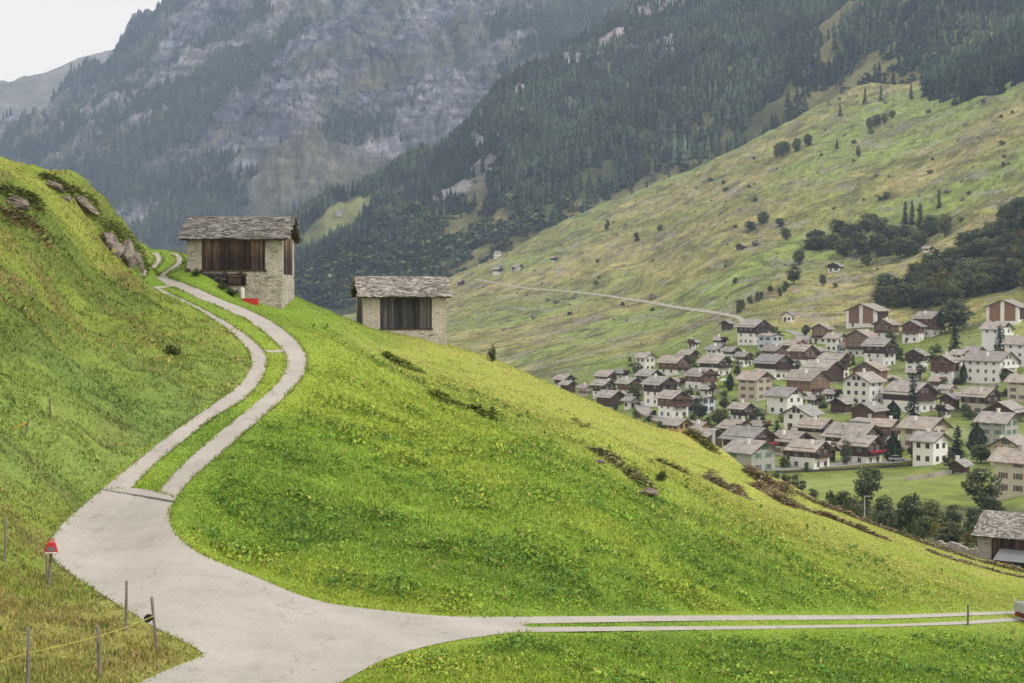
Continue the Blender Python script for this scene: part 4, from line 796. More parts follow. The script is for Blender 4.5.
# ------------------------------------------------------------------ small flatbed truck driving off at the right edge
tp = Vector((px(1026.5, 87.0), 87.0, 0)); tp2 = Vector((px(1130, 100), 100, 0)); tp.z = float(bil(ZS, tp.x, tp.y)); rz = math.radians(14)
M['alu'] = m_noise('dropside_aluminium', (.34, .37, .38, 1), (.46, .49, .50, 1), 4, .4, (1, 1, 6)); M['tyre'] = m_noise('tyre', g(.012), g(.025), 20, .8); M['cab'] = m_noise('cab_paint', (.45, .46, .47, 1), (.52, .53, .54, 1), 2, .35); M['bumper'] = m_noise('rusty_bumper', (.10, .025, .02, 1), (.16, .04, .03, 1), 4, .6); M['glass'] = m_noise('window_glass', (.03, .035, .04, 1), (.06, .07, .08, 1), 1, .12)
tr = empty('flatbed_truck', tp, rz); tag(tr, 'small flatbed truck with pale dropside bed at the right edge of the road', 'truck')
MB().box(0, 3.0, -.85, .85, .48, .56).build('bed_floor', M['alu'], tr)
for y0, y1 in ((-.88, -.84), (.84, .88)):
    q = MB(); q.box(0, 3.0, y0, y1, .50, 1.0)
    for z in (.60, .74, .88): q.box(0, 3.0, y0-.015, y1+.015, z, z+.035)
    q.build('side_board', M['alu'], tr)
q = MB(); q.box(-.03, .01, -.84, .84, .5, 1.0); q.box(-.05, -.03, -.8, .8, .62, .66); q.box(-.05, -.03, -.8, .8, .82, .86); q.build('tailgate', M['alu'], tr); 
for y in (-.88, .88): MB().box(-.03, .04, y-.03, y+.03, .45, 1.18).build('corner_stake', M['alu'], tr)
MB().box(-.02, .1, -.8, .8, .22, .44).build('bumper', M['bumper'], tr)
for y in (-.65, .65): MB().box(-.045, -.02, y-.13, y+.13, .30, .39).build('tail_light', M['red'], tr)
q = MB(); q.prism([(3.1, .35), (4.7, .35), (4.75, .9), (4.45, 1.15), (4.1, 1.75), (3.1, 1.75)], -.82, .82); cabo = bevel(q.build('cab', M['cab'], tr), .05, 2); MB().prism([(3.3, 1.15), (4.25, 1.15), (4.0, 1.62), (3.3, 1.62)], -.835, .835).build('side_window', M['glass'], cabo)
for x in (.7, 4.0):
    for y in (-.72, .72):
        q = MB().tube([(0, -.1, 0), (0, .1, 0)], .29, 20).build('wheel', M['tyre'], tr, (x, y, .29)); MB().tube([(0, -.105, 0), (0, .105, 0)], .15, 14).build('rim', M['alu'], q)
# ------------------------------------------------------------------ tree kinds (one mesh each, shared by every tree of the kind)
def m_tree(name, c0, c1, rnd=.3):
    t = NT(name); f = t.noise(t.coord('Object'), .35, 3); c = t.ramp(f, [(.3, c0), (.7, c1)]); c = t.mix(1.0, c, t.attr(), 'MULTIPLY')
    c = t.mix(1.0, c, t.ramp(t.obj_random(), [(0, (1-rnd, 1-rnd*.9, 1-rnd*.6, 1)), (.5, g(1)), (1, (1+rnd, 1+rnd*.7, 1+rnd*.1, 1))]), 'MULTIPLY'); t.col(c); t.rough(.75); t.b.inputs['Specular IOR Level'].default_value = .1
    tr = t.n('ShaderNodeBsdfTranslucent'); t.l(c, tr.inputs[0]); mx = t.n('ShaderNodeMixShader'); mx.inputs[0].default_value = .15; t.l(t.b.outputs[0], mx.inputs[1]); t.l(tr.outputs[0], mx.inputs[2]); t.l(mx.outputs[0], t.t.nodes['Material Output'].inputs[0]); return t.m
M['conifer'] = m_tree('spruce_needles', (.040, .062, .036, 1), (.072, .10, .052, 1))
M['thuja'] = m_tree('cypress_foliage', (.038, .062, .038, 1), (.068, .10, .052, 1), .2)
M['broad'] = m_tree('broad_leaves', (.105, .140, .068, 1), (.185, .22, .10, 1))
M['willow'] = m_tree('grey_green_leaves', (.075, .095, .055, 1), (.13, .155, .085, 1))
M['shrub'] = m_tree('shrub_leaves', (.055, .085, .028, 1), (.12, .15, .050, 1), .4)
M['amber'] = m_tree('yellowing_leaves', (.12, .12, .035, 1), (.22, .19, .05, 1))
M['bark'] = m_noise('bark', (.05, .04, .03, 1), (.12, .10, .08, 1), 3, .95, (1, 1, .3))
def leafmesh(name, P, rng, s, mat, shade, lo=-.6, hi=1.1):
    n = len(P); D, S = rand_dirs(n, lo, hi, rng); L = s*rng.uniform(.7, 1.4, n); V, Q = kites(P-D*(L*.5)[:, None], D, S, L, L*.75)
    return npmesh(name, V, Q, M[mat], np.repeat(np.clip(shade, .2, 2)[:, None]*np.ones(3), 4, 0), link=False)
def crown_broad(seed, rx=3.4, rz=5.0, zc=4.75, ncl=46, per=58, s=.52, mat='broad', rlo=.8, rhi=1.5):
    rng = np.random.default_rng(seed); d = rng.normal(0, 1, (ncl, 3)); d /= np.linalg.norm(d, axis=1)[:, None]; r = rng.uniform(.35, .88, ncl)**.6
    c = d*r[:, None]*np.array([rx, rx, rz])*.82+np.array([0, 0, zc]); c[:, :2] += (c[:, 2:3]-zc)*rng.normal(0, .08, (1, 2)); rad = rng.uniform(rlo, rhi, ncl); tone = rng.uniform(.7, 1.3, ncl)
    q = rng.normal(0, 1, (ncl, per, 3)); q /= np.linalg.norm(q, axis=2)[..., None]; q = c[:, None]+q*(rad[:, None]*rng.uniform(.55, 1.08, (ncl, per)))[..., None]*np.array([1, 1, .8])
    return leafmesh('crown', q.reshape(-1, 3), rng, s, mat, (tone[:, None]*rng.uniform(.7, 1.3, (ncl, per))).ravel())
def crown_spruce(seed, hgt=10, R=1.75, mat='conifer'):
    rng = np.random.default_rng(seed); P, D, S, L, Wd, T = [], [], [], [], [], []
    z = .7
    while z < hgt-.15:
        r = R*(1-z/hgt)**.85*rng.uniform(.8, 1.15)+.08; nb = int(7+6*r)
        for k in range(nb):
            a = rng.uniform(0, 2*PI); rr = r*rng.uniform(.65, 1.15); m = max(2, int(rr/.33)); tone = rng.uniform(.6, 1.35)
            for j in range(m):
                f = (j+.3)/m; p = np.array([math.cos(a)*rr*f, math.sin(a)*rr*f, z-.35*rr*f*f+rng.uniform(-.08, .08)]); aa = a+rng.normal(0, .75); d = np.array([math.cos(aa), math.sin(aa), rng.uniform(-.75, .05)]); d /= np.linalg.norm(d)
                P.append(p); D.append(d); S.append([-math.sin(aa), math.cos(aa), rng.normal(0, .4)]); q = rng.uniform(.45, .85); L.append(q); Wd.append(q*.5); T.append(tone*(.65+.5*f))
        z += rng.uniform(.28, .42)
    for k in range(10): P.append([0, 0, hgt-.5]); d = rng.normal(0, .12, 3)+[0, 0, 1]; D.append(d); S.append([math.cos(k), math.sin(k), 0]); L.append(.7); Wd.append(.16); T.append(1)
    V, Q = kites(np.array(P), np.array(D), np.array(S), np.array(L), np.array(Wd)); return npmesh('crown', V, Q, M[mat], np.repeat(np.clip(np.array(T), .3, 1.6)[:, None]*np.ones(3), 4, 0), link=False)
def crown_thuja(seed, n=3600):
    rng = np.random.default_rng(seed); z = rng.random(n)**.9; r = 2.3*np.sin(np.clip(z*.92+.12, 0, 1)*PI)**.75*(1-.35*z); r *= np.where(z > .75, (1-z)/.25*.8+.2, 1); a = rng.uniform(0, 2*PI, n); lump = 1+.16*np.sin(a*5+z*9+seed)+.12*np.sin(a*3-z*17)
    rr = r*lump*np.sqrt(rng.uniform(.55, 1.05, n)); P = np.stack([np.cos(a)*rr, np.sin(a)*rr, .25+z*9.6], 1); return leafmesh('crown', P, rng, .42, 'thuja', rng.uniform(.6, 1.35, n)*(.8+.25*np.sin(a*5+z*9)), .2, 1.4)
def trunk_mesh(h, r, limbs, seed):
    rng = random.Random(seed); b = MB(); b.tube([(0, 0, -1.2), (0, 0, .2), (rng.uniform(-.15, .15), rng.uniform(-.15, .15), h*.5), (rng.uniform(-.25, .25), rng.uniform(-.25, .25), h)], [r*1.25, r, r*.75, r*.3], 7)
    for k in range(limbs):
        a = rng.uniform(0, 2*PI); z = h*rng.uniform(.35, .7); l = rng.uniform(1.3, 2.4); b.tube([(0, 0, z), (math.cos(a)*l*.5, math.sin(a)*l*.5, z+l*.5), (math.cos(a)*l, math.sin(a)*l, z+l*1.1)], [r*.45, r*.3, r*.1], 5)
    return b.mesh('trunk', M['bark'], True)
KIND = {
    'broad': ('broadleaf_tree', [(crown_broad(s), trunk_mesh(7, .24, 6, s)) for s in (1, 2, 3)], 9.8),
    'willow': ('broadleaf_tree', [(crown_broad(s, 3.0, 5.0, 4.75, 40, 52, .46, 'willow', .7, 1.4), trunk_mesh(7, .2, 6, s)) for s in (4, 5)], 9.8),
    'amber': ('broadleaf_tree', [(crown_broad(s, 2.8, 4.7, 4.6, 30, 50, .46, 'amber'), trunk_mesh(6.5, .2, 5, s)) for s in (6,)], 9.2),
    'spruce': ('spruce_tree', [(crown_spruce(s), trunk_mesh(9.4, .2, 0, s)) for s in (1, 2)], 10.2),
    'thuja': ('cypress_tree', [(crown_thuja(s), trunk_mesh(8, .2, 0, s)) for s in (1, 2)], 10.1),
    'shrub': ('shrub', [(crown_broad(s, 1.9, 1.35, 1.15, 15, 48, .34, 'shrub', .5, .95), None) for s in (7, 8, 9)], 2.6),
}
TC = random.Random(5)
def tree(kind, u, vt, vb, label, group=None, ymin=190, width=None, dist=None):
    nm, var, h0 = KIND[kind]
    p = ground_at(u, vb, ymin) if dist is None else Vector((px(u, dist), dist, float(gz(px(u, dist), dist)))); h = max((vb-vt)*p.y/F, .6); s = h/h0; w = s*TC.uniform(.92, 1.12) if width is None else width*p.y/F/{'broad': 6.6, 'willow': 6.2, 'amber': 5.6, 'spruce': 3.7, 'thuja': 4.2, 'shrub': 4.6}[kind]
    cr, tk = TC.choice(var); rz = TC.uniform(0, 6.28)
    if tk is None: o = put(nm, cr, None, p, rz, (w, w*TC.uniform(.85, 1.15), s))
    else:
        o = empty(nm, p, rz); o.scale = (w, w, s); put('trunk', tk, o); put('crown', cr, o)
    return tag(o, label, nm.replace('_', ' ') if nm != 'shrub' else 'shrub', group)
# valley bottom below the meadow
VT = [('willow', 797, 470, 497, 22, 'grey green tree just right of the tallest bracken heap'), ('willow', 812, 487, 503, 16, 'low leafy tree between the bracken ridge and the flat field'),
 ('broad', 868, 458, 503, 30, 'large leafy tree standing tallest in the field before the parked cars'), ('willow', 845, 488, 516, 27, 'pale leafy tree left of the thin light pole'), ('broad', 883, 492, 527, 23, 'dark round tree just right of the thin light pole'),
 ('broad', 909, 488, 532, 27, 'tall dark tree in the valley thicket, left of its twin'), ('broad', 930, 495, 533, 28, 'wide dark tree in the middle of the valley thicket'), ('willow', 954, 501, 528, 22, 'pale sparse tree behind the valley thicket'),
 ('broad', 981, 457, 510, 40, 'big dark broadleaf tree in front of the large cream house'), ('broad', 993, 494, 520, 24, 'dark low tree under the big tree by the cream house'), ('broad', 976, 502, 532, 22, 'leafy tree behind the slab roofed barn, left of the roof'), ('willow', 1001, 503, 520, 14, 'small pale tree just above the slab roof ridge'),
 ('willow', 951, 518, 548, 34, 'wide olive bush tree in front of the valley thicket'), ('shrub', 920, 522, 542, 22, 'round green bush below the dark thicket trees'), ('amber', 935, 519, 541, 12, 'yellowing young tree inside the valley thicket'), ('amber', 968, 529, 550, 12, 'yellowing small tree at the left wall of the slab roofed barn'),
 ('shrub', 774, 470, 481, 14, 'low bush directly below the house with green shutters'), ('shrub', 786, 472, 482, 12, 'low bush on the bank right of the shuttered house'), ('shrub', 828, 500, 512, 16, 'low bush at the ridge left of the pale leafy tree'), ('willow', 858, 501, 522, 20, 'low tree behind the thin light pole'), ('shrub', 897, 513, 533, 18, 'dense bush wedged between two dark thicket trees'), ('shrub', 944, 510, 530, 20, 'pale green bush filling the gap in the valley thicket')]
for k, u, vt, vb, w, lb in VT: tree(k, u, vt, vb, lb, 'trees along the valley stream' if k != 'shrub' else 'bushes along the valley stream', 225, w)
for i in range(26):
    u = 806+i*7.6+TC.uniform(-4, 4); vb = 508+ (u-806)*.19+TC.uniform(-4, 10); tree(TC.choice(['willow', 'shrub', 'shrub', 'broad']), u, vb-TC.uniform(13, 25), vb+4, 'bush of the thicket along the valley stream below the meadow', 'thicket bushes along the valley stream', 222, TC.uniform(16, 26))
# village
WT = [('broad', 955, 296, 332, 36, 'big dark broadleaf tree on the green bank left of the upper barn'), ('spruce', 955, 326, 354, 20, 'dark spruce below the big tree on the green bank'), ('spruce', 1000, 324, 354, 17, 'slender spruce before the balconied white flats at right'),
 ('thuja', 918, 349, 371, 11, 'narrow dark tree before the white gabled house with roof terrace'), ('thuja', 964, 361, 382, 9, 'narrow dark tree at the left corner of the long white apartment house'), ('shrub', 1005, 368, 381, 18, 'dark round shrub at the right foot of the long apartment house'),
 ('spruce', 913, 372, 420, 19, 'tallest spruce of the village, before a white house'), ('thuja', 893, 399, 421, 15, 'dark cone tree right of the red brown barn'), ('thuja', 893, 432, 462, 19, 'dense cone tree beside the parked blue car'), ('thuja', 920, 429, 463, 20, 'dense cone tree in front of the white gable by the road'),
 ('spruce', 957, 425, 459, 21, 'loose dark conifer right of the white gable by the road'), ('thuja', 977, 421, 455, 18, 'tall dark cone tree left of the grey shuttered villa'), ('willow', 953, 450, 469, 22, 'round grey bush tree at the end of the village road'), ('broad', 981, 442, 463, 25, 'spreading dark tree below the grey shuttered villa'),
 ('broad', 775, 323, 341, 12, 'small tree right of the white house with many balconies'), ('willow', 797, 358, 374, 11, 'pale small tree between two dark timber houses'), ('broad', 806, 322, 336, 9, 'dark small tree left of the orange brown upper house'), ('spruce', 777, 420, 434, 12, 'bluish small conifer at the back wall of a white house'),
 ('willow', 758, 405, 427, 18, 'pale leafy tree left of the plain white house'), ('willow', 699, 394, 420, 22, 'pale wide tree beside the parked cars of the white and wood inn'), ('broad', 719, 405, 425, 20, 'dark wide tree in the gardens above the yellow house'), ('willow', 724, 395, 410, 13, 'small pale tree above the dark wide garden tree'),
 ('willow', 737, 357, 378, 11, 'tall pale tree on the lawn between the timber houses'), ('thuja', 730, 371, 391, 7, 'slim dark tree on the lawn of the balcony house'), ('broad', 714, 362, 374, 10, 'leafy tree in front of a big dark roofed house'), ('broad', 746, 333, 344, 7, 'small tree at the wall of the many balconied house'), ('broad', 777, 337, 347, 8, 'small tree right of the pale blue modern house'), ('broad', 759, 350, 361, 9, 'small dark tree behind a broad grey roof'),
 ('broad', 635, 383, 401, 18, 'dark round tree beside the left village houses'), ('willow', 637, 360, 377, 12, 'pale tree at the upper edge of the left village houses'), ('shrub', 636, 409, 418, 12, 'low bush by the bend of the village lane'), ('broad', 965, 400, 417, 11, 'leafy round tree before the cream and brown house'),
 ('willow', 846, 436, 467, 14, 'tall pale bush between the white and the dark timber house'), ('shrub', 785, 455, 470, 16, 'green bush at the road left of the white house'), ('shrub', 898, 346, 360, 12, 'dark bush beside the white based timber house'), ('shrub', 891, 330, 342, 16, 'wide bush under the row of brown houses'), ('spruce', 853, 353, 365, 7, 'bluish small spruce between dark roofs'), ('broad', 790, 450, 462, 8, 'little tree before the green shuttered house'), ('shrub', 868, 452, 463, 10, 'bush under the dark timber balconies'), ('shrub', 935, 448, 463, 10, 'bush at the white gable foot'), ('broad', 1018, 377, 391, 10, 'small tree at the right edge above the cream house'), ('broad', 680, 402, 416, 9, 'small tree before the inn wall'), ('shrub', 806, 462, 472, 9, 'road side bush under the long road')]
for k, u, vt, vb, w, lb in WT: tree(k, u, vt, vb, lb, None, 230, w)
rr_ = random.Random(21)
for i in range(190):
    u = rr_.uniform(600, 1024); f = rr_.random(); vb = 352+f*105+ (0 if u > 700 else 8)
    if vb > 300+ (u-560)*.0 and vb < 462: tree(rr_.choice(['shrub', 'shrub', 'shrub', 'shrub', 'shrub', 'willow', 'amber']), u, vb-rr_.uniform(4.5, 11), vb, 'small garden bush among the village houses', 'garden bushes between the village houses', 300)
# hillside groves and single trees
HT = 'b816 230 242,b822 237 249,b840 218 239,b845 236 257,b860 230 253,b868 210 232,b880 216 236,b877 232 255,b892 223 241,b900 236 258,s905 202 226,s912 201 225,s920 204 228,b931 214 235,b918 230 247,b886 240 256,b853 222 240,b832 232 250,b910 240 256,b866 238 255,b905 224 240,b926 222 238,b812 236 250'
for q in HT.split(','):
    u, vt, vb = q[1:].split(); tree('broad' if q[0] == 'b' else 'spruce', float(u), float(vt)-1, float(vb), 'dark tree in the grove on the hillside above the village' if q[0] == 'b' else 'dark conifer rising out of the hillside grove', 'trees of the hillside grove', 600, 22 if q[0] == 'b' else 10)
for k, u, vt, vb, w, lb in [('broad', 945, 211, 237, 17, 'round dark tree standing alone right of the hillside grove'), ('spruce', 939, 189, 208, 7, 'slim conifer on the slope above the hillside grove'), ('willow', 794, 262, 284, 19, 'round pale tree below left of the grove, near the white hut'), ('broad', 786, 226, 240, 12, 'round tree on the green strip left of the grove'), ('broad', 823, 273, 286, 8, 'small tree under the white hillside hut'), ('broad', 866, 253, 266, 13, 'round bush tree below the grove, above the stone wall'), ('broad', 799, 248, 265, 14, 'leafy tree between the grove and the round pale tree'), ('broad', 886, 190, 200, 9, 'lone round bush high on the tan slope'), ('broad', 751, 220, 231, 12, 'leftmost round bush of the row above the dark chalet'), ('broad', 763, 210, 224, 14, 'round tree second in the row above the dark chalet'), ('broad', 780, 216, 227, 10, 'round bush at the right end of the row above the dark chalet'), ('broad', 735, 276, 284, 6, 'small lone bush on the bright green strip'), ('willow', 858, 144, 158, 7, 'pale lone tree high on the slope'), ('spruce', 637, 231, 241, 8, 'small dark tree on the far green shoulder'), ('willow', 607, 218, 231, 7, 'pale tree at the far shoulder against the forest'), ('broad', 660, 223, 231, 7, 'small round bush on the far shoulder of the pasture'), ('spruce', 837, 138, 149, 5, 'small conifer near the upper bush line'), ('spruce', 865, 87, 104, 6, 'conifer on the top edge of the pasture'), ('spruce', 881, 84, 101, 6, 'taller conifer beside the boulders on the top edge'), ('spruce', 911, 83, 99, 6, 'conifer right of the boulders on the top edge'), ('spruce', 840, 104, 116, 6, 'conifer below the top edge boulders')]: tree(k, u, vt, vb, lb, None, 600, w)
for i in range(7):
    f = i/6; tree('broad', 778+f*32+rr_.uniform(-3, 3), 150-f*10-7+rr_.uniform(-2, 2), 158-f*14+rr_.uniform(-3, 3), 'dark bush in the line of bushes high on the pasture', 'bush line high on the pasture', 600, 9)
for i in range(5): f = i/4; tree('broad', 868+f*22+rr_.uniform(-2, 2), 118-f*5-4, 130-f*10+rr_.uniform(-2, 2), 'dark bush in the small clump near the top of the pasture', 'bush clump near the top of the pasture', 600, 8)
# the wood at the right
WP = np.array([(872, 303), (886, 294), (905, 283), (930, 270), (955, 256), (978, 242), (1000, 226), (1024, 210), (1070, 190), (1070, 292), (1024, 288), (990, 292), (965, 300), (935, 306), (905, 309), (884, 308)], float)
WC = [(u+rr_.uniform(-4, 4), v+rr_.uniform(-3, 3)) for v in range(200, 312, 8) for u in range(868, 1066, 10)]; WC = [q for q in WC if inside(WP, np.array([q[0]]), np.array([q[1]]))[0]]; rr_.shuffle(WC)
for i, (u, v) in enumerate(WC[:125]): h = rr_.uniform(16, 25); tree(rr_.choice(['broad']*7+['willow', 'spruce', 'amber']), u, v-h, v+2, 'tree of the dark wood on the slope above the right hand houses', 'trees of the dark wood above the village', 560, h*rr_.uniform(.85, 1.15))
for u, v in [(u+rr_.uniform(-4, 4), v+rr_.uniform(-3, 3)) for v in range(206, 312, 10) for u in range(870, 1050, 12)]:
    if inside(WP, np.array([u]), np.array([v]))[0]: tree('shrub', u, v-rr_.uniform(7, 12), v+2, 'undergrowth bush of the dark wood above the right hand houses', 'undergrowth bushes of the dark wood', 560, rr_.uniform(14, 20))
# scattered low bushes over the pasture
for i in range(60):
    u = rr_.uniform(560, 1024); lo = np.interp(u, [450, 560, 650, 740, 860, 960, 1024], [285, 238, 200, 160, 105, 100, 95]); hi = np.interp(u, [450, 560, 650, 740, 860, 960, 1024], [330, 340, 330, 305, 285, 240, 200]); v = lo+(hi-lo)*rr_.random()
    tree('shrub', u, v-rr_.uniform(1.4, 5.0), v, 'small dark bush dotted on the pasture above the village', 'bushes dotted over the pasture', 600)
for i in range(26): f = rr_.random(); tree('shrub', 735+f*55+rr_.uniform(-8, 8), 308-f*25-4, 312-f*28+rr_.uniform(-5, 5), 'bush of the scrubby gully left of the small white shed', 'gully bushes above the village', 600, 6)
# sapling on the meadow ridge
tree('shrub', 491.5, 339, 358, 'small leafy sapling alone on the meadow ridge right of the second barn', None, 80, 12, 124.5)
for u, v, w, h, lb in ((172, 356, 26, 9, 'dark low shrub on the left hillside near the track'), (233, 296, 18, 8, 'green nettle clump at the dry stone footing of the barn'), (222, 290, 12, 6, 'small nettle clump left of the barn hatch'), (195, 276, 12, 6, 'bush at the left corner of the track side barn'), (492, 417, 14, 9, 'dark leafy tuft at the end of the olive tussock bank'), (660, 480, 18, 9, 'green bush over the brown eroded bank')): tree('shrub', u, v-h, v, lb, None, 60, w)
# boulders on the pasture
RK = [rock_mesh('boulder', s, 2) for s in (31, 32, 33)]
def boulder(u, v, w, lb=None):
    p = ground_at(u, v, 600); s = w*p.y/F*.5; tag(put('boulder', rr_.choice(RK), None, p+Vector((0, 0, s*.3)), rr_.uniform(0, 6), (s, s*rr_.uniform(.7, 1.1), s*rr_.uniform(.5, .95))), lb or 'grey boulder lying in the pasture above the village', 'boulder', 'boulders scattered over the pasture')
for u, v, w, lb in ((652, 299, 12, 'largest pale boulder above the hill road'), (557, 303, 9, 'grey boulder under the hill road, right of its neighbour'), (548, 301, 7, 'grey boulder under the hill road beside two others'), (534, 318, 9, 'low grey boulder nearest to the second barn'), (575, 298, 8, 'boulder at the road edge on the hill'), (757, 245, 12, 'pale flat boulder right of the dark chalet'), (962, 201, 9, 'bluish upright boulder high on the tan slope'), (947, 193, 12, 'jagged boulder left of the bluish upright one'), (877, 176, 9, 'flat boulder in the middle of the upper pasture')): boulder(u, v, w, lb)
for i in range(75):
    u = rr_.uniform(500, 1020); lo = np.interp(u, [450, 560, 650, 740, 860, 960, 1024], [282, 235, 196, 155, 100, 95, 90]); hi = np.interp(u, [450, 560, 650, 740, 860, 960, 1024], [330, 340, 330, 300, 240, 210, 180]); boulder(u, lo+(hi-lo)*rr_.random(), rr_.uniform(1.5, 5.5))
for i in range(22): boulder(860+rr_.uniform(-35, 40), 96+rr_.uniform(-4, 10)-0*i, rr_.uniform(2, 6), 'pale boulder along the top edge of the pasture')
# ------------------------------------------------------------------ far forests: thousands of trees that read as one mass
def forest(name, X, Y, Z_, dens, n, hlo, hhi, kind, label, seed, col):
    rng = np.random.default_rng(seed); w = np.clip(dens, 0, None).ravel(); i = rng.choice(w.size, n, p=w/w.sum()); cidx = X.shape[1]
    jx = rng.uniform(-.5, .5, n); i2 = np.clip(i+1, 0, w.size-1); dx = np.hypot(X.ravel()[i2]-X.ravel()[i], Y.ravel()[i2]-Y.ravel()[i]); dx = np.minimum(dx, 40)
    x = X.ravel()[i]+jx*dx; y = Y.ravel()[i]+rng.uniform(-.5, .5, n)*8; z = Z_.ravel()[i]-1.5; h = rng.uniform(hlo, hhi, n)*rng.uniform(.75, 1.1, n); tone = rng.lognormal(0, .34, n)*np.clip(1+.9*fbm(x/170, z/120, y/170, 3), .5, 1.7)
    if kind == 'cone':
        nt, sd = 3, 6; Vs, Fs, Cs = [], [], []
        for t in range(nt):
            zb, zt = h*(.06+.27*t), h*(.48+.27*t if t < 2 else 1.0); r = h*(.20-.052*t); a = rng.uniform(0, 6.28, n)[:, None]+np.arange(sd)*(2*PI/sd); rr = r[:, None]*rng.uniform(.65, 1.3, (n, sd))
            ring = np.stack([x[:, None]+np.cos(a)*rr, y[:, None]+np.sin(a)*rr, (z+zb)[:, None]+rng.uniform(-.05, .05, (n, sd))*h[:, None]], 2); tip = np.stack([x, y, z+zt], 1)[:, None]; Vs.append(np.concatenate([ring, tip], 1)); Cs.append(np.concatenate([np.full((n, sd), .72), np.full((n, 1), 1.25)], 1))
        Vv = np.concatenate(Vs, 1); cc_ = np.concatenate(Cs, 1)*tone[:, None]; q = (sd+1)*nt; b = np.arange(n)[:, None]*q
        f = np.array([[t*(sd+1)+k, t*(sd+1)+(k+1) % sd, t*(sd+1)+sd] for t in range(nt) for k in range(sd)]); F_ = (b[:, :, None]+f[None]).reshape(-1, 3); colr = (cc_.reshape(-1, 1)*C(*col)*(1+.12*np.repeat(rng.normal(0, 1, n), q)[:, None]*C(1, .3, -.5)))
        o = npmesh(name, Vv.reshape(-1, 3), F_, M['needles'], np.clip(colr, .004, .5), k=3)
    else:
        m = 26; d = rng.normal(0, 1, (n, m, 3)); d /= np.linalg.norm(d, axis=2)[..., None]; d[..., 2] = np.abs(d[..., 2]*1.1)-.15; P = np.stack([x, y, z+h*.35], 1)[:, None]+d*(h*.42)[:, None, None]*rng.uniform(.7, 1.1, (n, m, 1)); D, S = rand_dirs(n*m, -.6, 1.0, rng); L = np.repeat(h*.38, m)
        V, Q = kites(P.reshape(-1, 3)-D*(L*.5)[:, None], D, S, L, L*.9); colr = np.repeat(tone, m)[:, None]*rng.uniform(.75, 1.25, (n*m, 1))*C(*col)*(1+.12*np.repeat(rng.normal(0, 1, n), m)[:, None]*C(1, .3, -.5)); o = npmesh(name, V, Q, M['needles'], np.repeat(np.clip(colr, .004, .5), 4, 0))
    return tag(o, label, kind='stuff')
def cell(X, Y, Z_):
    gx0, gy0, gz0 = [np.gradient(q, axis=0) for q in (X, Y, Z_)]; gx1, gy1, gz1 = [np.gradient(q, axis=1) for q in (X, Y, Z_)]
    return np.hypot(gx1, gy1)*np.hypot(gy0, gz0)
up_edge = np.interp(FU, [450, 560, 650, 740, 860, 960, 1024, 1200], [278, 228, 190, 148, 90, 84, 60, 0])
vis = (FU > 230)*(FU < 1080)*(FV > -25)*(FV < up_edge+30)
fd = cell(FX, FY, FZ)*vis*(1-rck*.88)*(1-alpt)*(1-.93*low)*(.12+sstep(-.35, .1, dn+.15))*sstep(.60, .25, dn+.35*fbm(FX/45, FZ/45, FY/45, 3))*sstep(1.08, .98, FSS)
conif = sstep(.14, .42, FSS+.16*dn+.35*sstep(420, 640, FU)-.1)
forest('forest', FX, FY, FZ, fd*conif, 30000, 17, 30, 'cone', 'dense dark spruce forest covering the steep mountainside', 51, (.042, .058, .036))
forest('forest', FX, FY, FZ, fd*(1-conif), 6500, 10, 17, 'puff', 'paler leafy forest on the lower mountainside', 52, (.080, .105, .050))
cd = cell(CX, CY, CZ)*(CU > -20)*(CU < 700)*(CV > -20)*(CV < 330)*fmask
forest('forest', CX, CY, CZ, cd, 17000, 17, 30, 'cone', 'dark spruces on the ledges of the grey rock face', 53, (.034, .048, .032))
tz = T0[NS:]*GY[NS:]; ed = (GV[NS:] < np.interp(GU[NS:], [920, 940, 975, 1024, 1200], [98, 104, 104, 84, 40]))*(GU[NS:] > 922)*(GU[NS:] < 1080)*(GY[NS:] > 900)*(GY[NS:] < 2100)
forest('forest', GX[NS:], GY[NS:], Z[NS:], cell(GX[NS:], GY[NS:], Z[NS:])*ed+1e-9*(GU[NS:] > 1000)*(GY[NS:] > 1500), 1500, 16, 27, 'cone', 'spruce forest edge at the top right of the pasture', 54, (.032, .048, .028))
# ------------------------------------------------------------------ village houses
def m_plain(name, c0, c1, sc=.6, rough=.85, rnd=.12): return m_noise(name, c0, c1, sc, rough, rnd=rnd, lo=.25, hi=.75, detail=6)
M['hwhite'] = m_plain('white_render', (.76, .755, .74, 1), (.86, .855, .84, 1)); M['hcream'] = m_plain('cream_render', (.50, .45, .37, 1), (.62, .57, .48, 1)); M['hgrey'] = m_plain('grey_render', (.36, .36, .34, 1), (.46, .455, .43, 1))
M['hblue'] = m_plain('pale_blue_render', (.45, .52, .56, 1), (.55, .62, .66, 1)); M['hyel'] = m_plain('ochre_render', (.52, .33, .12, 1), (.60, .40, .17, 1))
M['tdark'] = m_plain('dark_timber', (.050, .032, .026, 1), (.105, .066, .050, 1), 2.5, .85, .25); M['tbrown'] = m_plain('brown_timber', (.105, .060, .045, 1), (.175, .100, .074, 1), 2.5, .85, .2); M['torange'] = m_plain('orange_timber', (.18, .105, .068, 1), (.26, .155, .10, 1), 2.5, .8, .15)
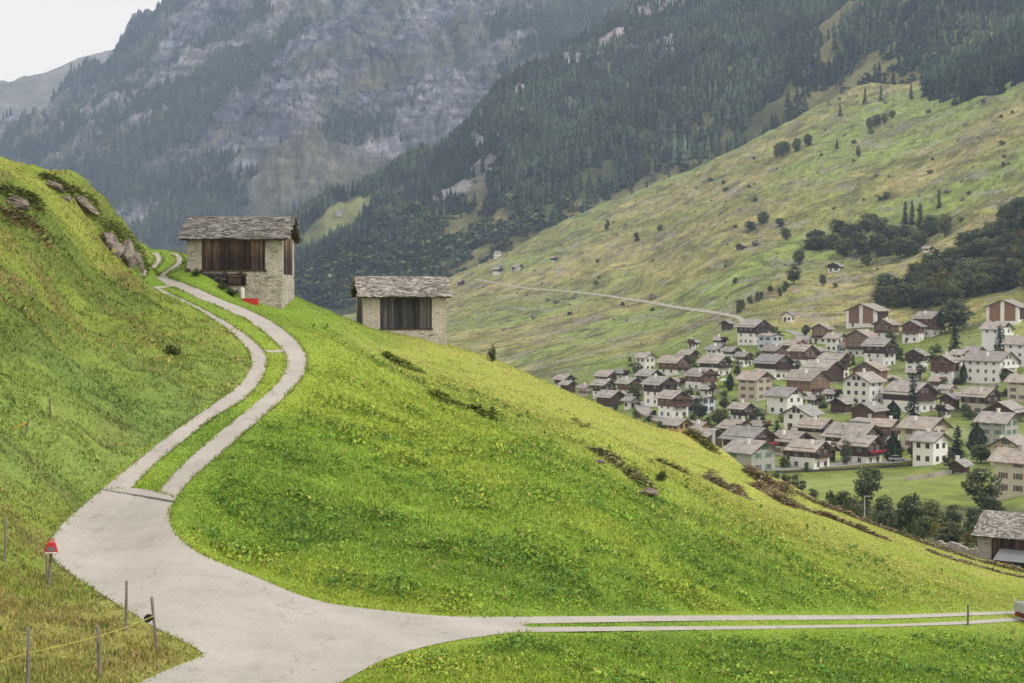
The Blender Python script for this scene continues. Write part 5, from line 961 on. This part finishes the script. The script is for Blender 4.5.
def roof_material(name, c0, c1):
    t = NT(name); ob = t.coord('Object'); c = t.n('ShaderNodeTexCoord'); m = t.n('ShaderNodeMapping'); t.l(c.outputs['UV'], m.inputs[0])
    br = t.n('ShaderNodeTexBrick'); br.offset = .5; br.inputs['Scale'].default_value = 1; br.inputs['Brick Width'].default_value = .8; br.inputs['Row Height'].default_value = .42; br.inputs['Mortar Size'].default_value = .03; br.inputs['Color1'].default_value = c0; br.inputs['Color2'].default_value = c1; br.inputs['Mortar'].default_value = tuple(.45*q for q in c0[:3])+(1,); t.l(m.outputs[0], br.inputs['Vector'])
    f = t.noise(ob, .55, 6, .7); cc_ = t.mix(1.0, br.outputs['Color'], t.ramp(f, [(.25, g(.62)), (.75, g(1.28))]), 'MULTIPLY'); cc_ = t.mix(1.0, cc_, t.ramp(t.obj_random(), [(0, (.80, .80, .82, 1)), (.5, (1, .99, .96, 1)), (1, (1.15, 1.08, 1.0, 1))]), 'MULTIPLY'); t.col(cc_); t.rough(.85); t.bump(br.outputs['Color'], .8, .06); return t.m
M['hroof'] = roof_material('stone_tile_roof', (.31, .302, .295, 1), (.43, .42, .41, 1)); M['hroof2'] = roof_material('warm_tile_roof', (.33, .305, .282, 1), (.43, .40, .375, 1))
M['wframe'] = m_plain('window_frame', (.5, .5, .48, 1), (.6, .6, .58, 1)); M['wbrown'] = m_plain('brown_frame', (.16, .08, .05, 1), (.22, .12, .08, 1)); M['wgreen'] = m_plain('green_shutter', (.06, .19, .14, 1), (.09, .25, .19, 1)); M['flower'] = m_plain('red_flowers', (.42, .02, .05, 1), (.6, .05, .1, 1), 5)
def win_mesh(w, h, fr, shut=None):
    b = MB(); t = .10
    b.box(-w/2-t, w/2+t, -.06, .05, -t, 0, 0); b.box(-w/2-t, w/2+t, -.05, .05, h, h+t, 0); b.box(-w/2-t, -w/2, -.05, .05, 0, h, 0); b.box(w/2, w/2+t, -.05, .05, 0, h, 0); b.box(-.035, .035, -.045, .03, 0, h, 0); b.box(-w/2, -.035, -.01, .03, 0, h, 1); b.box(.035, w/2, -.01, .03, 0, h, 1)
    mats = [M[fr], M['glass']]
    if shut:
        mats.append(M[shut]); b.box(-w/2-t-.5, -w/2-t-.02, -.08, .02, -.02, h+.02, 2); b.box(w/2+t+.02, w/2+t+.5, -.08, .02, -.02, h+.02, 2)
    return b.mesh('window', mats)
WIN = {'w': win_mesh(.95, 1.15, 'wframe'), 'b': win_mesh(.95, 1.1, 'wbrown'), 's': win_mesh(.85, 1.2, 'wframe', 'wbrown'), 'g': win_mesh(.8, 1.25, 'wframe', 'wgreen'), 'l': win_mesh(2.0, 1.25, 'wframe')}
HR = random.Random(9)
#      wall     upper     share of wall height in render, window kind, balconies, roof
STY = {'W': ('hwhite', 'tdark', .60, 'w', 2, 'hroof'), 'WW': ('hwhite', None, 1, 'b', 0, 'hroof'), 'WB': ('hwhite', 'tbrown', .55, 'w', 2, 'hroof'), 'D': ('hwhite', 'tdark', .42, 'w', 1, 'hroof'), 'DD': ('hgrey', 'tdark', .12, 'b', 0, 'hroof'),
       'B': ('hwhite', 'tbrown', .38, 'w', 1, 'hroof2'), 'BB': ('hgrey', 'tbrown', .12, 'b', 0, 'hroof'), 'O': ('hwhite', 'torange', .38, 'w', 1, 'hroof2'), 'C': ('hcream', 'tdark', .58, 's', 1, 'hroof2'), 'CC': ('hcream', None, 1, 's', 0, 'hroof2'),
       'S': ('hgrey', None, 1, 'g', 0, 'hroof'), 'Y': ('hyel', None, 1, 'b', 0, 'hroof2'), 'P': ('hblue', None, 1, 'l', 0, 'hroof'), 'A': ('hwhite', None, 1, 'w', 2, 'hroof2'), 'K': ('hwhite', None, 1, None, 0, 'hroof2')}
def roof_mesh(Wd, L, hw, rise, ov, mat, th=.28):
    b = MB(); st = rise/(Wd/2); e = hw-ov*st+.05; top = hw+rise+.05; y0, y1 = -L/2-ov, L/2+ov
    for s in (1, -1):
        A, B_, C_, D_ = (s*(Wd/2+ov), y0, e), (s*(Wd/2+ov), y1, e), (0, y1, top), (0, y0, top); b.slab(*((A, B_, C_, D_) if s > 0 else (B_, A, D_, C_)), th)
    me = b.mesh('roof', [M[mat]]); uv = me.uv_layers.new(name='UVMap'); sl_ = math.hypot(1, st)
    for lp in me.loops: p = me.vertices[lp.vertex_index].co; uv.data[lp.index].uv = (p.y, abs(p.x)*sl_)
    return me
def house(u0, u1, vt, vb, d, sty, label, ymin=230, pitch=.54, ratio=1.0, nm='house', cat='house', chim=True, deg=None, sc=1.0):
    wall, upper, share, wk, nbal, rmat = STY[sty]
    p = ground_at((u0+u1)/2, vb, ymin); deg = deg if deg is not None else ((41 if d == 'R' else -36)+HR.uniform(-6, 6)); th = math.radians(deg); s = p.y/F; ov = 1.15 if sty not in ('P',) else .5
    tot = (u1-u0)*s; Wd = max((tot-1.4*ov)/(abs(math.cos(th))+ratio*abs(math.sin(th))), 3.2); L = Wd*ratio; rise = Wd/2*pitch; ht = max((vb-vt)*s, 3.5); hw = max(ht-rise-.25, 2.5)
    if hw > Wd*1.05: hw = Wd*1.05
    ext = (abs(math.cos(th))*L+abs(math.sin(th))*Wd)/2; y = p.y+ext*.8; x = px((u0+u1)/2, y); root = empty(nm, (x, y, zz(vb, p.y)), th); tag(root, label, cat)
    sd = -1 if deg > 0 else 1                                     # the long side that faces the valley
    h1 = hw*share if upper else hw
    w = MB(); X, Yh = Wd/2, L/2
    if upper: w.box(-X, X, -Yh, Yh, -4.5, h1)
    else: w.prism([(-X, -4.5), (X, -4.5), (X, hw), (0, hw+rise), (-X, hw)], -Yh, Yh)
    put('wall', w.mesh('wall', M[wall]), root)
    if upper:
        o = .10; q = MB().prism([(-X-o, h1), (X+o, h1), (X+o, hw), (0, hw+rise), (-X-o, hw)], -Yh-o, Yh+o); up = put('upper_storey', q.mesh('upper_storey', M[upper]), root)
    rf = put('roof', roof_mesh(Wd, L, hw, rise, ov, rmat), root)
    if chim:
        cx_, cy_ = HR.uniform(-.28, .28)*Wd, HR.uniform(-.3, .3)*L; zc = hw+rise*(1-abs(cx_)/X); c = MB().box(cx_-.35, cx_+.35, cy_-.35, cy_+.35, zc-.5, zc+1.0); c.box(cx_-.45, cx_+.45, cy_-.45, cy_+.45, zc+1.0, zc+1.14); put('chimney', c.mesh('chimney', M['hwhite' if HR.random() < .6 else 'hgrey']), rf)
    # fascia boards under the gable edge
    b = MB(); st = rise/X
    for s_ in (1, -1): b.slab((s_*(X+ov-.02), -Yh-ov-.03, hw-ov*st-.28), (s_*(X+ov-.02), -Yh-ov-.03, hw-ov*st+.02), (0, -Yh-ov-.03, hw+rise+.02), (0, -Yh-ov-.03, hw+rise-.28), .05)
    put('barge_board', b.mesh('barge_board', M['tdark']), root)
    nst = max(1, int(round(hw/2.7))); fh = hw/nst
    if sty == 'K':
        for x0, x1 in ((-X*.80, -X*.13), (X*.13, X*.80)):
            q = MB().prism([(x0, hw*.22), (x1, hw*.22), (x1, hw+rise*(1-abs(x1)/X)-.4), (x0, hw+rise*(1-abs(x0)/X)-.4)], -Yh-.16, -Yh-.11); put('timber_panel', q.mesh('timber_panel', M['torange' if HR.random() < .3 else 'tbrown']), root)
        put('timber_panel', MB().box(sd*X-.05, sd*X+.12, -Yh*.8, Yh*.96, hw*.3, hw-.1).mesh('timber_panel', M['tdark']), root)
        for xx in (-X+.5, 0, X-.5): put('pillar', MB().box(xx-.42, xx+.42, -Yh-.2, -Yh-.1, -4, hw*1.0).mesh('pillar', M['hwhite']), root)
    if wk:
        for k in range(nst+1):
            z = k*fh+.95; up = upper and k*fh+.6 > h1
            off = .10 if up else 0
            nc = max(2, int(Wd/3.1)) if k < nst else (2 if Wd > 8 else 1)
            if k < nst or rise > 1.7:
                for i in range(nc):
                    xx = (i+.5)/nc*Wd*(.86 if k < nst else .34)-Wd*(.43 if k < nst else .17)
                    kk = wk if not (up and wk == 's') else 'w'
                    if k == nst: z = hw+.15
                    q = put('window', WIN['l' if (sty in 'WA' and HR.random() < .12) else kk], root, (xx, -Yh-off-.005, z))
            if k < nst:
                nl = max(2, int(L/3.2))
                for i in range(nl):
                    if HR.random() < .12: continue
                    yy = (i+.5)/nl*L*.88-L*.44; put('window', WIN[wk], root, (sd*(X+off+.005), yy, z), PI/2*sd)
    for k in range(nbal):
        zb = max(h1, fh) + k*fh if upper else fh*(k+1)
        if zb < hw+.3:
            b = MB(); bx = X*.86; b.box(-bx, bx, -Yh-1.25, -Yh-.12, zb-.12, zb+.02); b.box(-bx, bx, -Yh-1.3, -Yh-1.24, zb+.02, zb+.92); b.box(-bx, -bx+.06, -Yh-1.24, -Yh-.12, zb+.02, zb+.92); b.box(bx-.06, bx, -Yh-1.24, -Yh-.12, zb+.02, zb+.92); put('balcony', b.mesh('balcony', M['hwhite' if sty == 'A' else ('tbrown' if upper == 'tbrown' else 'tdark')]), root)
    dz = MB().box(-.5, .5, -.05, .04, 0, 2.05).mesh('door', M['tbrown']); put('door', dz, root, (X*.55*(1 if sd < 0 else -1), -Yh-.01, .05))
    return root
HS = """553 576 374 388 R D|leftmost dark timber house at the edge of the village
559 577 380 394 R DD|low dark barn in front of the leftmost timber house
577 593 375 396 R CC|narrow cream house second from the left end of the village
594 621 370 385 R W|white house with long grey roof above the left end houses
614 630 367 381 R W|small dark gabled house behind the long grey roof at the left
591 617 379 397 R D|dark timber house with white corner among the left end houses
616 644 376 400 R WB|white based brown house left of the dark round tree
595 626 390 408 R DD|dark barn nearest to the meadow ridge at the left
635 664 369 388 R W|white and dark house above the dark round tree
642 679 376 406 R W|tall white three storey house with dark gable at the left
656 691 390 419 R WB|wood and white inn beside the village lane bend
634 657 352 371 R WW|white house with broken grey roof at the upper left edge
657 692 355 375 R B|long brown house with white base at the upper left edge
684 719 368 391 R WB|red brown house with balconies left of the lawn
687 701 336 349 L WB|small white hut with brown shutter above the upper left houses
678 700 349 362 R DD|low grey roofed shed behind the long brown house
698 733 355 377 R W|large dark house with one broad grey roof above the lawn
705 729 344 361 R WW|white long house with a row of windows at the upper left
722 741 342 361 R W|narrow white house wedged beside the white long house
734 754 346 367 R W|white house with dark gable right of the narrow house
736 772 319 345 R W|white house with many balconies, topmost of the left half
757 784 333 350 R P|pale blue modern house with flat grey roof
761 790 344 360 R B|low brown house beneath the pale blue modern house
781 808 339 353 R B|brown gabled house right of the pale blue modern house
788 818 344 366 R B|brown house with balcony rows left of the white upper house
753 795 354 380 R W|broad dark house with white left wall in mid village
736 775 371 401 R CC|cream three storey house with brown balconies over the lawn
785 832 370 399 R O|orange timber house with white base in mid village
765 806 387 415 R WW|white modern house with wide glass front
720 735 318 331 L DD|small grey barn at the bend of the hill road
781 797 311 322 L WW|tiny white shed alone above the village
842 893 303 327 L K|large upper barn with white pillars and brown panels
810 835 323 344 L O|orange brown house at the left foot of the large upper barn
824 848 324 352 R WW|white house with dark windows below the large upper barn
843 881 329 357 L O|orange brick block with blue grey side wing
872 901 318 339 L B|red brown house with low roof under the wood
900 927 317 343 L WB|brown house with white tower front left of the big tree
913 946 311 337 R B|brown roofed house touching the big tree on the green bank
862 898 338 367 R W|white based house with dark brown upper front in the centre
817 852 353 379 R W|dark timber house with white balcony below the orange block
801 846 360 384 R DD|wide low dark barn roof in mid village
850 891 361 386 L O|orange sided house with grey roof above the white gable
903 931 345 372 L W|white house with roof terrace behind the narrow dark tree
981 1034 299 325 L K|big barn with brown doors at the top right edge
980 1014 321 350 R A|white balconied flats below the top right barn
1003 1040 336 367 R A|white house at the right edge under the balconied flats
928 963 352 384 L WB|white and red brown house with garages at the road
950 972 349 366 R WW|small grey roofed house between the garages and the long apartments
964 1018 351 384 R A|long white apartment house with balcony front
963 986 346 360 R WW|grey roof peeping over the long apartment house
1006 1042 374 402 R CC|cream house at the right edge below the green slope
841 887 372 406 L WW|big bright white gabled house in the village centre
829 855 397 414 L DD|weathered dark barn below the white gabled house
850 889 402 425 L BB|red brown barn with wide gable left of the cone tree
882 939 382 413 R W|white house behind the tallest spruce
781 825 405 431 L WW|plain white house with small square windows
796 839 418 441 R C|cream house with broad roof right below the plain white house
823 887 424 452 R C|very broad grey roofed house with dark gable over the road
851 887 418 442 R P|pale blue gabled house behind the very broad roof
872 903 417 443 R O|orange wood house left of the cream row
840 886 435 466 R D|dark timber house with flowered balconies by the road
787 834 440 471 R W|white house with dark gable at the road, left of the bush
770 816 431 457 R C|long grey roof with cream walls behind the white road house
815 839 440 462 R DD|small dark gable squeezed between two road houses
729 756 402 422 R D|dark timber house with small balcony between the garden trees
721 778 427 462 R W|large white house with dark gable and red flowers
724 779 440 474 R S|grey house with green shutters at the meadow ridge
718 753 420 438 R C|low cream house behind the large white house
665 693 418 440 R Y|ochre yellow house rising behind the meadow ridge
685 714 421 438 R Y|second ochre house with wider roof right of the first
692 725 428 450 R DD|dark barn roof right behind the meadow ridge
684 717 396 414 R P|grey blue house with low roof beside the inn
938 963 393 411 L BB|small red brown house with pale side above the sloping lawn
960 1003 387 415 R C|cream and brown house above the grey villa
981 1030 401 423 L DD|wide dark barn roof behind the grey villa
976 1023 412 447 R S|grey villa with green shutters and dormer roof
899 952 417 450 R CC|cream house with wide roof behind the road side white gable
911 952 424 465 R WW|white gabled house by the road between two cone trees
988 1040 436 466 L CC|warm roofed house at the right edge behind the cream house
991 1050 449 496 R CC|large cream house at the lower right edge of the village
742 757 404 416 L DD|little barn behind the pale leafy garden tree
808 826 346 360 L D|small dark house right of the balcony rows house
824 842 388 402 R W|small white annex between orange house and bright white house
868 884 346 362 R WB|small brown house tucked under the central white based house
906 924 364 381 R W|dark house behind the roof terrace house
930 946 372 389 R B|small brown house below the roof terrace house
892 908 388 402 R WW|little white house behind the red brown barn
755 770 384 396 R B|small brown stall left of the cream balcony house
700 716 384 397 R W|small white house below the red brown balcony house
655 668 384 397 R DD|dark stall behind the tall white three storey house
752 770 420 434 R B|small brown gable above the long grey cream roof
936 954 404 418 L W|white cottage with dark gable on the sloping lawn
1000 1016 366 380 L DD|dark shed right of the long apartment house
838 854 340 353 R WW|tiny white house under the orange block
779 795 362 377 R W|small white and dark house left of the wide low barn roof
744 760 372 385 R WW|small white house over the cream balcony house roof
672 686 376 389 R W|little white house left of the red brown balcony house
622 640 396 409 R WW|small white house by the lane behind the dark barn
866 884 390 404 R WW|white cottage behind the cone tree and red brown barn
806 824 394 408 R W|white cottage right of the modern glass front house
940 956 384 396 R WW|white cottage above the sloping lawn cottage
712 728 336 348 R W|small white house at the upper left above the white long house
951 971 461 474 L DD|small dark shed below the end of the village road"""
for q in HS.splitlines():
    a, lb = q.split('|'); a = a.split()
    kw = {}
    if a[5] == 'K': kw = dict(deg=-30, ratio=1.35, pitch=.42, nm='barn', cat='barn', chim=False)
    if a[5] in ('DD', 'BB'): kw = dict(chim=HR.random() < .3)
    if a[5] in ('P',): kw = dict(pitch=.2)
    if lb.startswith('long white apart'): kw = dict(ratio=1.4)
    if lb.startswith('grey house with green'): kw = dict(pitch=.55)
    h = house(*map(float, a[:4]), a[4], a[5], lb, **kw)
    if 'red flowers' in lb or 'flowered' in lb:
        for ch in h.children:
            if ch.name.startswith('balcony'):
                vs_ = [v.co for v in ch.data.vertices]; x0, x1, y0, z1 = min(v.x for v in vs_), max(v.x for v in vs_), min(v.y for v in vs_), max(v.z for v in vs_); b = MB(); r_ = random.Random(1)
                for k in range(26): xx = x0+(x1-x0)*(k+.5)/26; b.box(xx-.3, xx+.3, y0-.25, y0-.02, z1-.25+r_.uniform(-.1, .1), z1+.12+r_.uniform(-.1, .15))
                b.build('flower_boxes', M['flower'], ch); break
# chalets on the pasture
for u0, u1, vt, vb, d, sty, lb in [(735, 747, 243, 250.5, 'L', 'DD', 'dark chalet on the pasture left of the pale flat boulder'), (550, 558, 256, 262, 'R', 'D', 'small chalet on the pasture above the hill road'), (514, 522, 265, 271, 'R', 'WW', 'pale hut left of the small chalet above the hill road'), (826, 845, 262, 272, 'L', 'W', 'white hut with terrace under the hillside grove'), (923, 932, 246, 252, 'R', 'WW', 'white shed between the grove and the dark wood'), (493, 502, 250, 258, 'L', 'WW', 'white far chalet at the pasture edge beside the trees'), (492, 503, 267, 275, 'R', 'W', 'white and dark chalet just above the hill road start'), (511, 524, 264, 270, 'R', 'DD', 'grey roofed stall near the hill road start'), (457, 465, 279, 286, 'R', 'DD', 'dark stall just right of the second barn roof')]:
    house(u0, u1, vt, vb, d, sty, lb, ymin=560, nm='chalet', cat='chalet', chim=False)
for u0, u1, vt, vb, lb in [(334, 342, 207, 214, 'upper of the two huts on the alp clearing'), (329, 337, 220, 226, 'lower of the two huts on the alp clearing')]:
    k = np.argmin((FU-(u0+u1)/2)**2+(FV-vb)**2); p = Vector((FX.ravel()[k], FY.ravel()[k], FZ.ravel()[k])); s = p.y/F; w_ = (u1-u0)*s*.75; root = empty('hut', p, .5); tag(root, lb, 'hut'); put('wall', MB().prism([(-w_/2, -4), (w_/2, -4), (w_/2, w_*.4), (0, w_*.62), (-w_/2, w_*.4)], -w_/2, w_/2).mesh('wall', M['hgrey']), root); put('roof', roof_mesh(w_, w_, w_*.4, w_*.22, .7, 'hroof'), root)
# ------------------------------------------------------------------ village roads
M['verge'] = m_noise('grass_verge', (.15, .17, .05, 1), (.24, .24, .08, 1), .3, .95); M['lane'] = m_noise('village_asphalt', (.26, .25, .24, 1), (.36, .345, .33, 1), .4, .9); M['gravel'] = m_noise('gravel_track', (.34, .315, .26, 1), (.44, .41, .35, 1), .3, .95)
def lane(name, pix, w, mat, label, ymin, lift=.25):
    P = spline([ray(u, v, ymin, 2200, T1) for u, v in pix], 3.0); P = resamp(P, len(P)); b = MB(); n = len(P); V = []
    for i in range(n):
        t = P[min(i+1, n-1)]-P[max(i-1, 0)]; t /= np.linalg.norm(t); nn = np.array([-t[1], t[0]])*w/2
        zs = max(float(gz(*(P[i]+nn*k))) for k in (-1, 0, 1))+lift
        for k in (-1, 1): q_ = P[i]+nn*k; V.append((q_[0], q_[1], zs))
    W_ = V+[(x, y, z-1.2) for x, y, z in V]; m = 2*n
    b.add(W_, [(2*i, 2*i+1, 2*i+3, 2*i+2) for i in range(n-1)]+[(2*i, 2*i+2, m+2*i+2, m+2*i) for i in range(n-1)]+[(2*i+3, 2*i+1, m+2*i+1, m+2*i+3) for i in range(n-1)]); b.mi[n-1:] = [1]*(len(b.mi)-n+1); o = b.build(name, [M[mat], M['verge']]); bm = bmesh.new(); bm.from_mesh(o.data); bmesh.ops.recalc_face_normals(bm, faces=bm.faces)
    bm.to_mesh(o.data); bm.free(); return tag(o, label, kind='structure')
P = resamp(HPATH, 260); b = MB(); n = len(P); V = []
for i in range(n):
    t = P[min(i+1, n-1)]-P[max(i-1, 0)]; t /= np.linalg.norm(t); nn = np.array([-t[1], t[0]])
    for k in (-1, -.33, .33, 1): q_ = P[i]+nn*k*1.45*(1+.12*math.sin(i*.9)); V.append((q_[0], q_[1], float(gz(*q_))+.22))
b.add(V, [(4*i+k, 4*i+k+1, 4*i+k+5, 4*i+k+4) for i in range(n-1) for k in range(3)]); o = b.build('path', M['gravel']); bm = bmesh.new(); bm.from_mesh(o.data); bmesh.ops.recalc_face_normals(bm, faces=bm.faces)
if sum(f.normal.z for f in bm.faces) < 0: bmesh.ops.reverse_faces(bm, faces=bm.faces)
bm.to_mesh(o.data); bm.free(); tag(o, 'pale gravel road crossing the pasture above the village', kind='structure')
lane('road', [(640, 404), (644, 412), (655, 419), (672, 425), (690, 431)], 5, 'lane', 'village lane bending behind the meadow ridge', 300)
lane('road', [(783, 331), (795, 333), (803, 338), (801, 345)], 6, 'lane', 'short pale lane above the village', 400)
lane('road', [(884, 376), (900, 381), (922, 388), (945, 393), (962, 397)], 7, 'gravel', 'pale village street sloping below the garages', 300)
lane('road', [(762, 472), (785, 471), (810, 469), (840, 467), (880, 465), (910, 463), (932, 461), (950, 457)], 6.5, 'lane', 'long village road along the lower edge of the houses', 300, .6)
# wall under the long road
P = spline([ray(u, v, 300, 600, T1) for u, v in [(770, 473), (810, 471.5), (850, 469.5), (890, 467), (940, 463)]], 2.0); b = MB()
for i in range(len(P)-1):
    z = float(gz(*P[i])); b.slab((P[i][0], P[i][1]-.9, z-1.5), (P[i+1][0], P[i+1][1]-.9, z-1.5), (P[i+1][0], P[i+1][1]-.9, z+.5), (P[i][0], P[i][1]-.9, z+.5), .5)
tag(b.build('retaining_wall', M['dark_stone']), 'long dark stone wall holding the village road above the flat field', 'wall')
# parked cars
M['carw'] = m_plain('silver_paint', (.35, .37, .40, 1), (.42, .44, .47, 1), 1, .3); M['card'] = m_plain('dark_paint', (.03, .035, .045, 1), (.05, .055, .07, 1), 1, .3)
def car(u, v, paint, rz, label, ymin=300, lift=.6):
    p = ground_at(u, v, ymin); root = empty('parked_car', p+Vector((0, 0, lift)), rz); tag(root, label, 'car')
    bo = MB().prism([(-2.1, .3), (2.1, .3), (2.15, .75), (1.3, .92), (-1.9, .95), (-2.12, .8)], -.85, .85).build('body', M[paint], root); bevel(bo, .06, 2); ca_ = MB().prism([(-1.75, .94), (1.1, .94), (.45, 1.45), (-1.3, 1.47)], -.72, .72).build('cabin', M['glass'], root); MB().prism([(-1.28, 1.47), (.44, 1.45), (.4, 1.52), (-1.2, 1.53)], -.7, .7).build('roof', M[paint], root)
    for x in (-1.3, 1.35):
        for y in (-.8, .8): MB().tube([(0, -.1, 0), (0, .1, 0)], .32, 12).build('wheel', M['tyre'], root, (x, y, .32))
car(812, 468, 'carw', .1, 'silver car parked at the white house on the long road'); car(897, 463.5, 'carw', .08, 'pale blue grey car parked beside the cone trees'); car(668, 417, 'card', .5, 'dark car parked in front of the inn', 300, .2); car(805, 468.5, 'card', .1, 'dark car parked left of the silver car')
# light pole in the valley, pole at the ridge
M['pole'] = m_noise('galvanised_pole', (.36, .38, .40, 1), (.46, .48, .50, 1), 3, .5)
p = Vector((px(866, 262), 262, float(gz(px(866, 262), 262)))); h = (zz(496, 262)-p.z); o = MB().tube([(0, 0, -.5), (0, 0, 0), (0, 0, h)], [.14, .14, .08], 8).build('light_pole', M['pole'], None, p); MB().tube([(0, 0, h-.06), (.5, -.2, h)], [.05, .04], 6).build('arm', M['pole'], o); MB().box(.4, .95, -.32, -.12, h-.06, h+.04).build('lamp_head', M['pole'], o); tag(o, 'thin pale light pole in front of the valley trees', 'lamp post')
p = Vector((px(714, 395), 395, float(gz(px(714, 395), 395)))); h = zz(430, 395)-p.z; q = MB().tube([(0, 0, -.5), (0, 0, h*.5), (0, 0, h)], [.5, .45, .42], 12).build('chimney_pipe', M['pole'], None, p); MB().tube([(0, 0, h), (0, 0, h+.15), (0, 0, h+.5)], [.5, .55, .1], 12).build('cap', M['pole'], q); tag(q, 'grey metal chimney pipe standing behind the meadow ridge', 'chimney')
# garden umbrella and stone garden wall
p = ground_at(724, 386, 400); o = empty('parasol', p); tag(o, 'small white parasol on the lawn between the timber houses', 'parasol'); MB().tube([(0, 0, 0), (0, 0, 2.5)], .05, 6).build('pole', M['pole'], o); MB().tube([(0, 0, 2.1), (0, 0, 2.7)], [1.9, .05], 10).build('canopy', M['hwhite'], o)
for pix, lb in (([(950, 391), (975, 388), (1000, 386)], 'pale stone wall below the long apartment house'), ([(905, 481), (930, 478), (952, 474)], 'dry stone garden wall at the edge of the flat field'), ([(815, 285), (840, 280), (866, 276), (880, 272)], 'long stone terrace wall by the white hillside hut'), ([(650, 385), (690, 391), (720, 393)], 'garden wall below the red brown house')):
    A = [Vector((*ray(u, v, 300, 2200, T1), 0)) for u, v in pix]; b = MB()
    for a_, c_ in zip(A, A[1:]):
        n = max(2, int((c_-a_).length/1.2))
        for k in range(n): e, f_ = a_.lerp(c_, k/n), a_.lerp(c_, (k+1)/n); z = float(gz(e.x, e.y))+rr_.uniform(-.12, .12); b.slab((e.x, e.y, z-1.5), (f_.x, f_.y, z-1.5), (f_.x, f_.y, z+1.1), (e.x, e.y, z+1.1), .5)
    tag(b.build('garden_wall', M['barn_stone2']), lb, 'wall')
